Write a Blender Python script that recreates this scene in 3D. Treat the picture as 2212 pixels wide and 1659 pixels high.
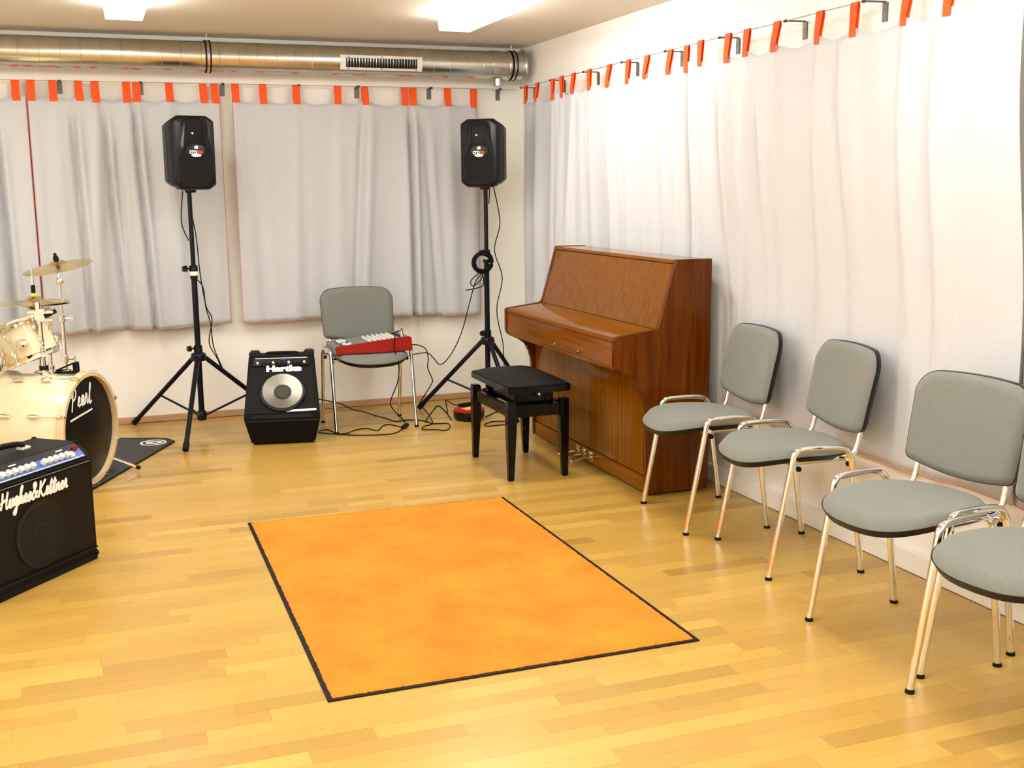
import bpy, bmesh, math, random
from mathutils import Vector, Matrix
R_ = random.Random(7)
PI = math.pi
for o in list(bpy.data.objects): bpy.data.objects.remove(o)
S = bpy.context.scene
COL = S.collection

# ---------------------------------------------------------------- camera, world, exposure
cd = bpy.data.cameras.new('camera'); cam = bpy.data.objects.new('camera', cd); COL.objects.link(cam)
cd.sensor_width = 36.0; cd.lens = 2440.0 / 2212.0 * 36.0; cd.clip_start = 0.05
CR = Vector((0.93637, -0.35089, -0.00929)); CU = Vector((0.06866, 0.15715, 0.98519)); CF = Vector((0.34423, 0.92314, -0.17124))
CP = Vector((-2.846, -7.451, 1.457))
cam.matrix_world = Matrix(((CR.x, CU.x, -CF.x, CP.x), (CR.y, CU.y, -CF.y, CP.y), (CR.z, CU.z, -CF.z, CP.z), (0, 0, 0, 1)))
S.camera = cam
w = bpy.data.worlds.new('world'); S.world = w; w.use_nodes = True
w.node_tree.nodes['Background'].inputs[0].default_value = (0.9, 0.95, 1, 1)
w.node_tree.nodes['Background'].inputs[1].default_value = 0.15
S.view_settings.view_transform = 'Standard'; S.view_settings.look = 'None'
S.view_settings.gamma = 1.0; S.view_settings.use_curve_mapping = False
S.view_settings.exposure = 0.18
LAMP_STRENGTH = 21.0
RX, RY, H = -5.2, -9.0, 2.39          # room: x from RX to 0, y from RY to 0, height H

# ---------------------------------------------------------------- materials
def mat(name, col, rough=0.6, metal=0.0, noise=0.0, nscale=8.0, stretch=(1, 1, 1), bump=0.0, bscale=200.0,
        coat=0.0, emit=None, spec=None, rnd=None, island=None, sheen=0.0, col2=None):
    m = bpy.data.materials.new(name); m.use_nodes = True
    nt = m.node_tree; N = nt.nodes; L = nt.links; b = N['Principled BSDF']
    b.inputs['Roughness'].default_value = rough; b.inputs['Metallic'].default_value = metal
    b.inputs['Base Color'].default_value = (*col, 1)
    if coat: b.inputs['Coat Weight'].default_value = coat; b.inputs['Coat Roughness'].default_value = 0.06
    if spec is not None: b.inputs['Specular IOR Level'].default_value = spec
    if sheen: b.inputs['Sheen Weight'].default_value = sheen
    if emit: b.inputs['Emission Color'].default_value = (*emit[0], 1); b.inputs['Emission Strength'].default_value = emit[1]
    out = None
    tc = N.new('ShaderNodeTexCoord'); mp = N.new('ShaderNodeMapping'); mp.inputs['Scale'].default_value = stretch
    L.new(tc.outputs['Object'], mp.inputs['Vector'])
    if noise or col2:
        n = N.new('ShaderNodeTexNoise'); n.inputs['Scale'].default_value = nscale; n.inputs['Detail'].default_value = 6
        n.inputs['Roughness'].default_value = 0.62
        L.new(mp.outputs[0], n.inputs['Vector'])
        r = N.new('ShaderNodeValToRGB'); r.color_ramp.elements[0].position = 0.3; r.color_ramp.elements[1].position = 0.7
        a = col2 if col2 else tuple(c * (1 - noise) for c in col); c2 = col if col2 else tuple(min(1, c * (1 + noise)) for c in col)
        r.color_ramp.elements[0].color = (*a, 1); r.color_ramp.elements[1].color = (*c2, 1)
        L.new(n.outputs['Fac'], r.inputs['Fac']); out = r.outputs['Color']
    if rnd or island:
        if rnd: i = N.new('ShaderNodeObjectInfo'); fac = i.outputs['Random']
        else: i = N.new('ShaderNodeNewGeometry'); fac = i.outputs['Random Per Island']
        r2 = N.new('ShaderNodeValToRGB'); cols = rnd or island
        while len(r2.color_ramp.elements) < len(cols): r2.color_ramp.elements.new(0.5)
        for k, c in enumerate(cols): r2.color_ramp.elements[k].position = k / (len(cols) - 1); r2.color_ramp.elements[k].color = (*c, 1)
        L.new(fac, r2.inputs['Fac'])
        if out:
            mx = N.new('ShaderNodeMix'); mx.data_type = 'RGBA'; mx.blend_type = 'MULTIPLY'; mx.inputs['Factor'].default_value = 1
            L.new(out, mx.inputs['A']); L.new(r2.outputs['Color'], mx.inputs['B']); out = mx.outputs['Result']
        else: out = r2.outputs['Color']
    if out: L.new(out, b.inputs['Base Color'])
    if bump:
        n2 = N.new('ShaderNodeTexNoise'); n2.inputs['Scale'].default_value = bscale; n2.inputs['Detail'].default_value = 3
        L.new(mp.outputs[0], n2.inputs['Vector'])
        bp = N.new('ShaderNodeBump'); bp.inputs['Strength'].default_value = bump; bp.inputs['Distance'].default_value = 0.002
        L.new(n2.outputs['Fac'], bp.inputs['Height']); L.new(bp.outputs['Normal'], b.inputs['Normal'])
    return m
TONES = [(0.74, 0.71, 0.66), (0.93, 0.92, 0.90), (0.85, 0.81, 0.75), (1.06, 1.08, 1.10), (0.90, 0.88, 0.84), (1.0, 1.0, 0.96), (0.66, 0.62, 0.55)]
OAK = dict(col=(0.545, 0.340, 0.072), rough=0.30, noise=0.20, nscale=5.0, stretch=(1.2, 14, 14), spec=0.45)
M = dict(
    wall=mat('wall_paint', (0.905, 0.89, 0.84), 0.85, bump=0.15, bscale=120),
    ceil=mat('ceiling_paint', (0.76, 0.71, 0.61), 0.9, bump=0.1, bscale=90),
    oak=mat('oak_strip', rnd=TONES, **OAK),
    oak_far=mat('oak_strip_far', island=TONES, **OAK),
    sub=mat('subfloor', (0.30, 0.17, 0.06), 0.8),
    woodbase=mat('oak_skirting', (0.50, 0.30, 0.16), 0.5, noise=0.12, nscale=6, stretch=(1, 8, 8)),
    whitebase=mat('white_skirting', (0.86, 0.83, 0.77), 0.6),
    lampwhite=mat('lamp_metal', (0.85, 0.85, 0.85), 0.5),
    diff=mat('lamp_diffuser', (0.9, 0.9, 0.9), 0.5, emit=((1.0, 0.985, 0.95), LAMP_STRENGTH)),
    galv=mat('galvanised_steel', (0.60, 0.60, 0.55), 0.27, 1.0, noise=0.08, nscale=14),
    steel=mat('plain_steel', (0.55, 0.55, 0.55), 0.3, 1.0),
    darksteel=mat('dark_bracket', (0.10, 0.085, 0.08), 0.4, 0.6),
    darkplate=mat('dull_plate', (0.16, 0.15, 0.14), 0.5, 0.5),
    rubber=mat('black_rubber', (0.004, 0.004, 0.004), 0.6, spec=0.2),
    chrome=mat('chrome', (0.85, 0.83, 0.80), 0.07, 1.0),
    curtain=mat('grey_curtain_cloth', (0.535, 0.550, 0.575), 0.9, noise=0.03, nscale=60, bump=0.25, bscale=700, sheen=0.1),
    orange=mat('orange_tab', (0.88, 0.085, 0.004), 0.75, bump=0.2, bscale=500),
    hem=mat('red_hem', (0.58, 0.22, 0.21), 0.8),
    black=mat('black_plastic', (0.003, 0.003, 0.0035), 0.35, spec=0.3),
    satin=mat('black_satin_metal', (0.004, 0.004, 0.007), 0.3, 0.0, spec=0.22),
    gloss=mat('black_gloss_lacquer', (0.0025, 0.0025, 0.003), 0.09, spec=0.25),
    vinyl=mat('black_vinyl', (0.003, 0.003, 0.004), 0.5, spec=0.15, bump=0.4, bscale=400),
    velvet=mat('black_seat_leather', (0.005, 0.005, 0.004), 0.5, spec=0.15, bump=0.3, bscale=300),
    grille=mat('black_grille', (0.003, 0.003, 0.002), 0.55, spec=0.2, bump=0.6, bscale=900),
    grey=mat('grey_upholstery', (0.168, 0.178, 0.158), 0.95, noise=0.12, nscale=180, bump=0.5, bscale=600, sheen=0.2),
    white=mat('white_print', (0.85, 0.85, 0.83), 0.5),
    red=mat('red_plastic', (0.30, 0.008, 0.006), 0.4, spec=0.3),
    logored=mat('red_print', (0.65, 0.05, 0.05), 0.5),
    yellow=mat('yellow_sticker', (0.9, 0.62, 0.02), 0.5),
    blue=mat('blue_panel', (0.03, 0.12, 0.42), 0.35),
    bluefad=mat('blue_cap', (0.05, 0.2, 0.45), 0.4),
    knobw=mat('pale_knob', (0.75, 0.74, 0.68), 0.4),
    panelgrey=mat('mixer_panel', (0.20, 0.21, 0.20), 0.45),
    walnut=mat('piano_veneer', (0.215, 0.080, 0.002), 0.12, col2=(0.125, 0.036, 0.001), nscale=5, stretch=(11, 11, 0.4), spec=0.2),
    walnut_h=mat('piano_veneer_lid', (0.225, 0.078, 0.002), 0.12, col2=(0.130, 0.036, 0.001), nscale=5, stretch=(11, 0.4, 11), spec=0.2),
    walnut_shaded=mat('piano_side_shaded_veneer', (0.150, 0.040, 0.001), 0.12, col2=(0.065, 0.012, 0.0005), nscale=4, stretch=(9, 9, 0.5), spec=0.2),  # same veneer darkened for the sides, their weaker light put into the colour
    brass=mat('pedal_metal', (0.75, 0.68, 0.50), 0.15, 1.0),
    cream=mat('cream_lacquer', (0.82, 0.74, 0.50), 0.15, coat=0.8),
    hoop=mat('cream_hoop', (0.72, 0.55, 0.32), 0.25, coat=0.5),
    headblack=mat('black_drum_head', (0.002, 0.002, 0.002), 0.4, spec=0.2),
    headwhite=mat('coated_drum_head', (0.80, 0.80, 0.76), 0.6),
    cymbal=mat('bronze_cymbal', (0.72, 0.56, 0.27), 0.22, 1.0),
    drummat=mat('charcoal_carpet', (0.055, 0.057, 0.055), 0.95, noise=0.25, nscale=70, bump=0.8, bscale=500),
    pile=mat('orange_pile', (0.88, 0.270, 0.012), 0.95, col2=(0.78, 0.165, 0.004), nscale=3.2, bump=0.8, bscale=350),
    alu=mat('aluminium_cone', (0.26, 0.255, 0.225), 0.36, 1.0, bump=0.2, bscale=80),
    dust=mat('cone_dust_cap', (0.05, 0.05, 0.04), 0.6, spec=0.3),
    darkcone=mat('paper_cone', (0.010, 0.010, 0.007), 0.7, spec=0.2),
    tape=mat('pale_tape', (0.75, 0.74, 0.68), 0.5),
)

# ---------------------------------------------------------------- mesh helpers
def V(*a): return Vector(a)
class MB:
    def __init__(s): s.v = []; s.f = []
    def add(s, vs, fs):
        k = len(s.v); s.v += [tuple(p) for p in vs]; s.f += [tuple(i + k for i in f) for f in fs]; return s
    def box(s, c, d, m=None):
        x, y, z = d[0] / 2, d[1] / 2, d[2] / 2
        vs = [V(i * x, j * y, k * z) for i in (-1, 1) for j in (-1, 1) for k in (-1, 1)]
        if m: vs = [m @ p for p in vs]
        vs = [p + Vector(c) for p in vs]
        return s.add(vs, [(0, 1, 3, 2), (4, 6, 7, 5), (0, 4, 5, 1), (2, 3, 7, 6), (0, 2, 6, 4), (1, 5, 7, 3)])
    def tube(s, pts, r, seg=10, closed=False, flat=None):
        pts = [Vector(p) for p in pts]; n = len(pts); rs = r if isinstance(r, (list, tuple)) else [r] * n
        T = []
        for i in range(n):
            a = pts[i - 1] if (i > 0 or closed) else pts[i]; b = pts[(i + 1) % n] if (i < n - 1 or closed) else pts[i]
            t = (b - a); T.append(t.normalized() if t.length > 1e-9 else V(0, 0, 1))
        u = T[0].orthogonal().normalized()
        if flat is not None:
            u = Vector(flat) - T[0] * Vector(flat).dot(T[0]); u.normalize()
        rings = []
        for i in range(n):
            u = u - T[i] * u.dot(T[i]); u.normalize(); w_ = T[i].cross(u)
            rings.append([pts[i] + (u * math.cos(2 * PI * k / seg) + w_ * math.sin(2 * PI * k / seg)) * rs[i] for k in range(seg)])
        vs = [p for ring in rings for p in ring]; fs = []
        for i in range(n if closed else n - 1):
            for k in range(seg):
                a = i * seg + k; b = i * seg + (k + 1) % seg; j = (i + 1) % n
                fs.append((a, b, j * seg + (k + 1) % seg, j * seg + k))
        if not closed: fs += [tuple(range(seg))[::-1], tuple((n - 1) * seg + k for k in range(seg))]
        return s.add(vs, fs)
    def lathe(s, prof, o=(0, 0, 0), d=(0, 0, 1), seg=32, cap=True, ell=(1, 1)):
        d = Vector(d).normalized(); o = Vector(o)
        u = (V(1, 0, 0) - d * d.x) if abs(d.x) < 0.9 else (V(0, 1, 0) - d * d.y)
        u.normalize(); w_ = d.cross(u)
        vs = [o + d * h + (u * math.cos(2 * PI * k / seg) * ell[0] + w_ * math.sin(2 * PI * k / seg) * ell[1]) * max(r, 1e-5) for r, h in prof for k in range(seg)]
        fs = []
        for i in range(len(prof) - 1):
            for k in range(seg):
                a = i * seg + k; b = i * seg + (k + 1) % seg; fs.append((a, b, b + seg, a + seg))
        if cap: fs += [tuple(range(seg))[::-1], tuple((len(prof) - 1) * seg + k for k in range(seg))]
        return s.add(vs, fs)
    def prism(s, poly, a, b, ax='y'):
        # poly of 2d points in the two other axes (order x,y,z)
        def P(p, t): return {'x': (t, p[0], p[1]), 'y': (p[0], t, p[1]), 'z': (p[0], p[1], t)}[ax]
        n = len(poly); vs = [P(p, a) for p in poly] + [P(p, b) for p in poly]
        fs = [tuple(range(n)), tuple(range(n, 2 * n))[::-1]] + [(i, i + n, (i + 1) % n + n, (i + 1) % n) for i in range(n)]
        return s.add(vs, fs)
    def grid(s, fn, nu, nv, closed_u=False):
        vs = [fn(i / nu, j / nv) for j in range(nv + 1) for i in range(nu + 1)]
        return s.add(vs, [(j * (nu + 1) + i, j * (nu + 1) + i + 1, (j + 1) * (nu + 1) + i + 1, (j + 1) * (nu + 1) + i) for j in range(nv) for i in range(nu)])
    def pad(s, outline, top, bot, K=9, N=48, edge=0.82):
        # closed cushion: outline(theta)->(a,b); top/bot(a,b,r)->xyz
        vs = []; fs = []
        for side in (top, bot):
            base = len(vs); vs.append(side(0, 0, 0))
            for k in range(1, K + 1):
                r = (k / K) ** 0.7
                for j in range(N):
                    a, b = outline(2 * PI * j / N); vs.append(side(a * r, b * r, r))
            for j in range(N): fs.append((base, base + 1 + j, base + 1 + (j + 1) % N))
            for k in range(K - 1):
                for j in range(N):
                    p = base + 1 + k * N; fs.append((p + j, p + N + j, p + N + (j + 1) % N, p + (j + 1) % N))
        n1 = 1 + K * N
        for j in range(N):
            a = 1 + (K - 1) * N + j; b = 1 + (K - 1) * N + (j + 1) % N; fs.append((a, n1 + a, n1 + b, b))
        return s.add(vs, fs)
    def xf(s, m): s.v = [tuple(m @ Vector(p)) for p in s.v]; return s
def mesh(name, mb, m, bevel=0.0, smooth=35, seg=2):
    me = bpy.data.meshes.new(name); me.from_pydata(mb.v, [], mb.f)
    bm = bmesh.new(); bm.from_mesh(me)
    bmesh.ops.recalc_face_normals(bm, faces=bm.faces)
    if bevel:
        es = [e for e in bm.edges if len(e.link_faces) == 2 and e.calc_face_angle(0) > 0.5]
        bmesh.ops.bevel(bm, geom=es, offset=bevel, segments=seg, affect='EDGES', clamp_overlap=True)
    bm.to_mesh(me); bm.free()
    if smooth: me.shade_smooth(); me.set_sharp_from_angle(angle=math.radians(smooth))
    me.materials.append(m); return me
def obj(name, mb, m, parent=None, **k):
    me = mb if isinstance(mb, bpy.types.Mesh) else mesh(name, mb, m, **k)
    o = bpy.data.objects.new(name, me); COL.objects.link(o)
    if parent: o.parent = parent
    return o
def tag(o, label, cat, group=None):
    o['label'] = label; o['category'] = cat
    if group: o['group'] = group
    return o
def thing(name, label, cat, loc=(0, 0, 0), rz=0.0, group=None):
    o = bpy.data.objects.new(name, None); COL.objects.link(o); o.location = loc; o.rotation_euler = (0, 0, rz)
    o.empty_display_size = 0.1
    return tag(o, label, cat, group)
def struct(name, mb, m, **k):
    o = obj(name, mb, m, **k); o['kind'] = 'structure'; return o
def copy_tree(o, parent=None):
    c = o.copy(); COL.objects.link(c); c.parent = parent
    for ch in list(o.children): copy_tree(ch, c)
    return c
def smooth_path(pts, n=8, closed=False):
    P = [Vector(p) for p in pts]; out = []; N = len(P)
    for i in range(N if closed else N - 1):
        if closed: a, b, c, d = P[i - 1], P[i], P[(i + 1) % N], P[(i + 2) % N]
        else: a, b, c, d = P[max(i - 1, 0)], P[i], P[i + 1], P[min(i + 2, N - 1)]
        for k in range(n):
            t = k / n
            out.append(0.5 * ((2 * b) + (c - a) * t + (2 * a - 5 * b + 4 * c - d) * t * t + (3 * b - a - 3 * c + d) * t ** 3))
    if not closed: out.append(P[-1])
    return out
def text(name, s, size, parent, mt, m, bold=0.0, shear=0.0, ext=0.001, width=None):
    cu = bpy.data.curves.new(name, 'FONT'); cu.body = s; cu.size = size; cu.align_x = 'CENTER'; cu.align_y = 'CENTER'
    cu.offset = bold; cu.shear = shear; cu.extrude = ext; cu.resolution_u = 3
    tmp = bpy.data.objects.new('tmp', cu); COL.objects.link(tmp)
    bpy.context.view_layer.update()
    me = bpy.data.meshes.new_from_object(tmp); bpy.data.objects.remove(tmp)
    if width:
        xs = [v.co.x for v in me.vertices]; k = width / (max(xs) - min(xs))
        for v in me.vertices: v.co.x *= k
    me.transform(mt); me.materials.clear(); me.materials.append(m); me.name = name
    o = bpy.data.objects.new(name, me); COL.objects.link(o); o.parent = parent; return o
def face_m(o, right, up):
    r = Vector(right).normalized(); u = Vector(up).normalized(); n = r.cross(u); o = Vector(o)
    return Matrix(((r.x, u.x, n.x, o.x), (r.y, u.y, n.y, o.y), (r.z, u.z, n.z, o.z), (0, 0, 0, 1)))
# handwritten letters as strokes: (advance, [stroke,...])
SCRIPT = {
    'H': (0.8, [[(0.05, 1), (0.1, 0.5), (0.02, 0)], [(0.55, 1.0), (0.52, 0.4), (0.6, 0), (0.75, 0.1)], [(-0.05, 0.35), (0.3, 0.5), (0.6, 0.55)]]),
    'u': (0.5, [[(0, 0.1), (0.08, 0.5), (0.1, 0.05), (0.28, 0.05), (0.35, 0.5), (0.36, 0.05), (0.5, 0.1)]]),
    'g': (0.5, [[(0, 0.1), (0.3, 0.5), (0.08, 0.4), (0.1, 0.05), (0.32, 0.2), (0.34, 0.5), (0.28, -0.45), (0.08, -0.4), (0.5, 0.1)]]),
    'h': (0.5, [[(0, 0.1), (0.22, 1.0), (0.12, 0.9), (0.1, 0), (0.2, 0.42), (0.32, 0.4), (0.34, 0.03), (0.5, 0.1)]]),
    'e': (0.4, [[(0, 0.1), (0.25, 0.35), (0.15, 0.5), (0.08, 0.2), (0.18, 0.02), (0.4, 0.12)]]),
    's': (0.4, [[(0, 0.1), (0.2, 0.52), (0.3, 0.2), (0.15, 0.0), (0.05, 0.06), (0.4, 0.12)]]),
    '&': (0.7, [[(0.6, 0.45), (0.2, 0.0), (0.05, 0.25), (0.35, 0.75), (0.25, 0.98), (0.12, 0.8), (0.6, 0.0)]]),
    'K': (0.75, [[(0.1, 1), (0.12, 0.5), (0.04, 0)], [(0.6, 1.0), (0.12, 0.45)], [(0.12, 0.48), (0.5, 0.02), (0.72, 0.1)]]),
    't': (0.36, [[(0, 0.1), (0.16, 0.9), (0.12, 0.1), (0.2, 0.0), (0.36, 0.1)], [(0.0, 0.62), (0.34, 0.68)]]),
    'n': (0.5, [[(0, 0.1), (0.06, 0.5), (0.07, 0), (0.2, 0.46), (0.33, 0.4), (0.34, 0.03), (0.5, 0.1)]]),
    'r': (0.4, [[(0, 0.1), (0.1, 0.55), (0.2, 0.45), (0.24, 0.05), (0.4, 0.12)]]),
    'P': (0.7, [[(0.18, 0.9), (0.12, 0.4), (0.05, -0.15)], [(0.0, 0.55), (0.05, 0.85), (0.3, 1.0), (0.5, 0.8), (0.4, 0.5), (0.15, 0.4)]]),
    'a': (0.48, [[(0, 0.1), (0.3, 0.45), (0.12, 0.48), (0.05, 0.15), (0.2, 0.02), (0.33, 0.45), (0.34, 0.05), (0.48, 0.1)]]),
    'l': (0.35, [[(0, 0.1), (0.22, 0.95), (0.12, 0.9), (0.12, 0.08), (0.22, 0.0), (0.35, 0.1)]]), ' ': (0.3, []),
}
def script_text(name, s, h, width, parent, mt, m, r, slant=0.25):
    tot = sum(SCRIPT[c][0] for c in s); k = width / tot; mb = MB(); x = -width / 2
    for c in s:
        adv, st = SCRIPT[c]
        for p in st:
            pts = smooth_path([(x + (a * k) + b * h * slant, b * h, 0.0) for a, b in p], 5)
            mb.tube(pts, r, 6)
        x += adv * k
    mb.xf(mt @ Matrix.Diagonal((1, 1, 0.35, 1)))
    return obj(name, mb, m, parent)

# ================================================================ SETTING
T = 0.15
fl = struct('floor', MB().box((RX / 2, RY / 2, -0.062), (-RX + 2 * T, -RY + 2 * T, 0.1)), M['sub'], smooth=0)
struct('ceiling', MB().box((RX / 2, RY / 2, H + 0.06), (-RX + 2 * T, -RY + 2 * T, 0.12)), M['ceil'], smooth=0)
struct('wall_back', MB().box((RX / 2, T / 2, H / 2), (-RX + 2 * T, T, H)), M['wall'], smooth=0)
struct('wall_right', MB().box((0.03 + T / 2, RY / 2, H / 2), (T, -RY, H)), M['wall'], smooth=0)
struct('wall_left', MB().box((RX - T / 2, RY / 2, H / 2), (T, -RY, H)), M['wall'], smooth=0)
struct('wall_front', MB().box((RX / 2, RY - T / 2, H / 2), (-RX + 2 * T, T, H)), M['wall'], smooth=0)
struct('baseboard_back', MB().box((RX / 2, -0.008, 0.0215), (-RX, 0.016, 0.041)), M['woodbase'], bevel=0.003)
struct('baseboard_right', MB().box((0.0155, RY / 2, 0.0425), (0.029, -RY, 0.083)), M['whitebase'], bevel=0.003)

# parquet strips, one piece each; the 300 that show largest are parts of their own
SW = 0.0705; strips = []
rows = int(-RY / SW) + 1
for j in range(rows):
    y1 = -j * SW - 0.017; y0 = max(y1 - SW, RY)
    if y1 - y0 < 0.02: continue
    x = -R_.uniform(0.05, 0.45)
    xs = [0.001, x]
    while xs[-1] > RX: xs.append(max(xs[-1] - R_.choice((0.28, 0.36, 0.42, 0.5, 0.58, 0.66)) * R_.uniform(0.92, 1.08), RX))
    for a, b in zip(xs, xs[1:]):
        if a - b < 0.04: continue
        strips.append((b, a, y0, y1))
def shown(st):
    # rough size of a strip in the photograph
    c = Vector(((st[0] + st[1]) / 2, (st[2] + st[3]) / 2, 0)); d = c - CP; z = d.dot(CF)
    if z < 0.3: return 0
    ok = False
    for px in (st[0], c.x, st[1]):
        q = Vector((px, c.y, 0)) - CP; zz = q.dot(CF)
        if zz > 0.3 and abs(q.dot(CR) / zz) < 1106 / 2440 and abs(q.dot(CU) / zz) < 829 / 2440: ok = True
    if not ok: return 0
    if -2.24 < st[0] and st[1] < -1.07 and -4.38 < st[2] and st[3] < -2.55: return 0
    return (st[1] - st[0]) * (st[3] - st[2]) / z ** 3
strips.sort(key=shown, reverse=True)
unit = mesh('plank', MB().box((0, 0, -0.006), (1, 1, 0.012)), M['oak'], smooth=0)
for i, (a, b, c, d) in enumerate(strips[:300]):
    p = obj('plank', unit, None, fl); p.location = ((a + b) / 2, (c + d) / 2, 0)
    p.scale = (b - a - 0.0005, d - c - 0.0005, 1)
mb = MB()
for a, b, c, d in strips[300:]: mb.box(((a + b) / 2, (c + d) / 2, -0.006), (b - a - 0.0005, d - c - 0.0005, 0.012))
p = obj('plank_field', mb, M['oak_far'], fl, smooth=0); p['kind'] = 'stuff'

# ================================================================ CEILING LAMPS
def lamp(x, y, label, L=1.52, group=None):
    t = thing('ceiling_lamp', label, 'ceiling lamp', (x, y, H), 0, group)
    obj('housing', MB().box((0, 0, -0.009), (0.15, L - 0.02, 0.018)), M['lampwhite'], t)
    obj('diffuser', MB().prism([(-0.095, -0.019), (0.095, -0.019), (0.088, -0.078), (-0.088, -0.078)], -L / 2 + 0.012, L / 2 - 0.012, 'y'), M['diff'], t)
    for s in (-1, 1):
        obj('end_cap', MB().prism([(-0.096, -0.018), (0.096, -0.018), (0.089, -0.079), (-0.089, -0.079)], s * (L / 2 - 0.011), s * (L / 2 - 0.001), 'y'), M['diff'], t)
lamp(-2.59, -1.2 - 0.76, 'long box-shaped fluorescent ceiling lamp hanging over the drum kit side')
lamp(-0.86, -1.27 - 0.76, 'long box-shaped fluorescent ceiling lamp near the curtained right wall')
for x, y in ((-2.59, -4.9), (-0.86, -4.9), (-2.59, -7.7), (-0.86, -7.7), (-4.3, -1.96), (-4.3, -4.9), (-4.3, -7.7)):
    lamp(x, y, 'long fluorescent ceiling lamp in the part of the room behind the photographer', group='ceiling lamps out of the picture')

# ================================================================ VENTILATION DUCT
DY, DZ, DR = -0.17, 2.257, 0.089
t = thing('ventilation_duct', 'round galvanised steel ventilation duct under the ceiling along the back wall', 'duct', (0, DY, DZ))
prof = [(0.0, -5.15)]; x = -5.15
while x < -0.20:
    prof += [(DR, x), (DR, x + 0.104), (DR + 0.0022, x + 0.106), (DR + 0.0022, x + 0.110), (DR, x + 0.112)]; x += 0.112
xe = x
prof += [(DR, xe), (0.0, xe)]
obj('pipe', MB().lathe(prof, d=(1, 0, 0), seg=64, cap=False), M['galv'], t, smooth=20)
obj('collar', MB().lathe([(DR + 0.004, -0.27), (DR + 0.004, -0.20), (DR + 0.0015, -0.199), (DR + 0.0015, -0.155), (DR + 0.006, -0.15), (DR + 0.006, -0.14), (DR, -0.138), (DR, -0.055), (DR + 0.006, -0.05)], d=(1, 0, 0), seg=48), M['galv'], t)
obj('end_flange', MB().lathe([(DR + 0.012, -0.05), (DR + 0.017, -0.044), (DR + 0.017, -0.034), (DR + 0.004, -0.03), (DR - 0.01, -0.028)], d=(1, 0, 0), seg=48), M['steel'], t)
def clampring(x):
    c = obj('clamp', MB().lathe([(DR + 0.001, x - 0.013), (DR + 0.006, x - 0.012), (DR + 0.006, x + 0.012), (DR + 0.001, x + 0.013)], d=(1, 0, 0), seg=48, cap=False), M['steel'], t)
    for s in (-1, 1): obj('rubber_strip', MB().lathe([(DR + 0.0, x + s * 0.013 - 0.005), (DR + 0.0085, x + s * 0.013 - 0.004), (DR + 0.0085, x + s * 0.013 + 0.004), (DR + 0.0, x + s * 0.013 + 0.005)], d=(1, 0, 0), seg=48, cap=False), M['rubber'], c)
    obj('hanger_rod', MB().tube([(x, 0, DR), (x, 0, H - DZ)], 0.004, 8), M['steel'], c)
clampring(-2.083); clampring(-0.115)
obj('spigot', MB().lathe([(0.03, 0), (0.03, -0.05), (0.033, -0.052), (0.033, -0.057), (0.0, -0.057)], o=(-0.212, -0.005, -DR + 0.012), seg=24), M['steel'], t)
g0, g1, gm, gh = -1.285, -0.755, math.radians(-12), math.radians(29)
def curve_patch(x0, x1, a0, a1, r0, r1, na=10):
    mb = MB(); rr = [(r0, a0)]
    loop = [(r1, a0 + (a1 - a0) * k / na) for k in range(na + 1)] + [(r0, a1 - (a1 - a0) * k / na) for k in range(na + 1)]
    mb.prism([(-r * math.cos(a), r * math.sin(a)) for r, a in loop], x0, x1, 'x'); return mb
gr = obj('grille_frame', curve_patch(g0, g1, gm - gh, gm + gh, DR - 0.002, DR + 0.004), M['lampwhite'], t)
ga = math.radians(18)
obj('grille_opening', curve_patch(g0 + 0.035, g1 - 0.035, gm - ga, gm + ga, DR + 0.002, DR + 0.0055), M['black'], gr)
for k in range(25):
    xx = g0 + 0.046 + k * (g1 - g0 - 0.092) / 24
    obj('slat', curve_patch(xx - 0.0016, xx + 0.0016, gm - ga, gm + ga, DR + 0.003, DR + 0.0062, 5), M['galv'], gr)
for xx in (g0 + 0.05, (g0 + g1) / 2, g1 - 0.04):
    for a in (gm - gh * 0.78, gm + gh * 0.78):
        obj('screw', MB().lathe([(0.006, 0), (0.004, 0.003), (0, 0.0035)], o=(xx, -(DR + 0.004) * math.cos(a), (DR + 0.004) * math.sin(a)), d=(0, -math.cos(a), math.sin(a)), seg=10), M['chrome'], gr)

# ================================================================ CURTAIN WIRES
WZ = 2.118; WY = -0.06
def wire(label, a, b, plates, wallpt):
    t = thing('curtain_wire', label, 'curtain wire', a)
    A = Vector(a); obj('cable', MB().tube([(0, 0, 0), Vector(b) - A], 0.0022, 6), M['steel'], t)
    for p in plates:
        P = Vector(p) - A; W_ = Vector(wallpt(p)) - A; d = (P - W_)
        br = obj('bracket', MB().tube(smooth_path([P, W_ + d * 0.12 + V(0, 0, 0.002), W_ + d * 0.04, W_ + d * 0.03 + V(0, 0, -0.03)], 3), 0.0035, 6), M['darksteel'], t)
        along = V(1, 0, 0) if abs(d.y) > abs(d.x) else V(0, 1, 0)
        sz = (0.03, 0.006, 0.07) if abs(d.y) > abs(d.x) else (0.006, 0.03, 0.07)
        obj('wall_plate', MB().box(W_ + d.normalized() * 0.003 + V(0, 0, -0.035), sz), M['darkplate'], br, bevel=0.001)
        obj('cable_clip', MB().lathe([(0.006, -0.009), (0.007, 0), (0.006, 0.009)], o=P, d=along, seg=8), M['darksteel'], br)
wire('thin steel curtain wire stretched along the back wall below the duct', (-5.0, WY, WZ - 0.02), (-0.04, WY, WZ - 0.004),
     [(x, WY, WZ - 0.004 - 0.016 * (-0.04 - x) / 4.96) for x in (-2.932, -2.471, -1.986, -1.515, -1.131, -0.641, -0.154)], lambda p: (p[0], 0, p[2]))
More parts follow.
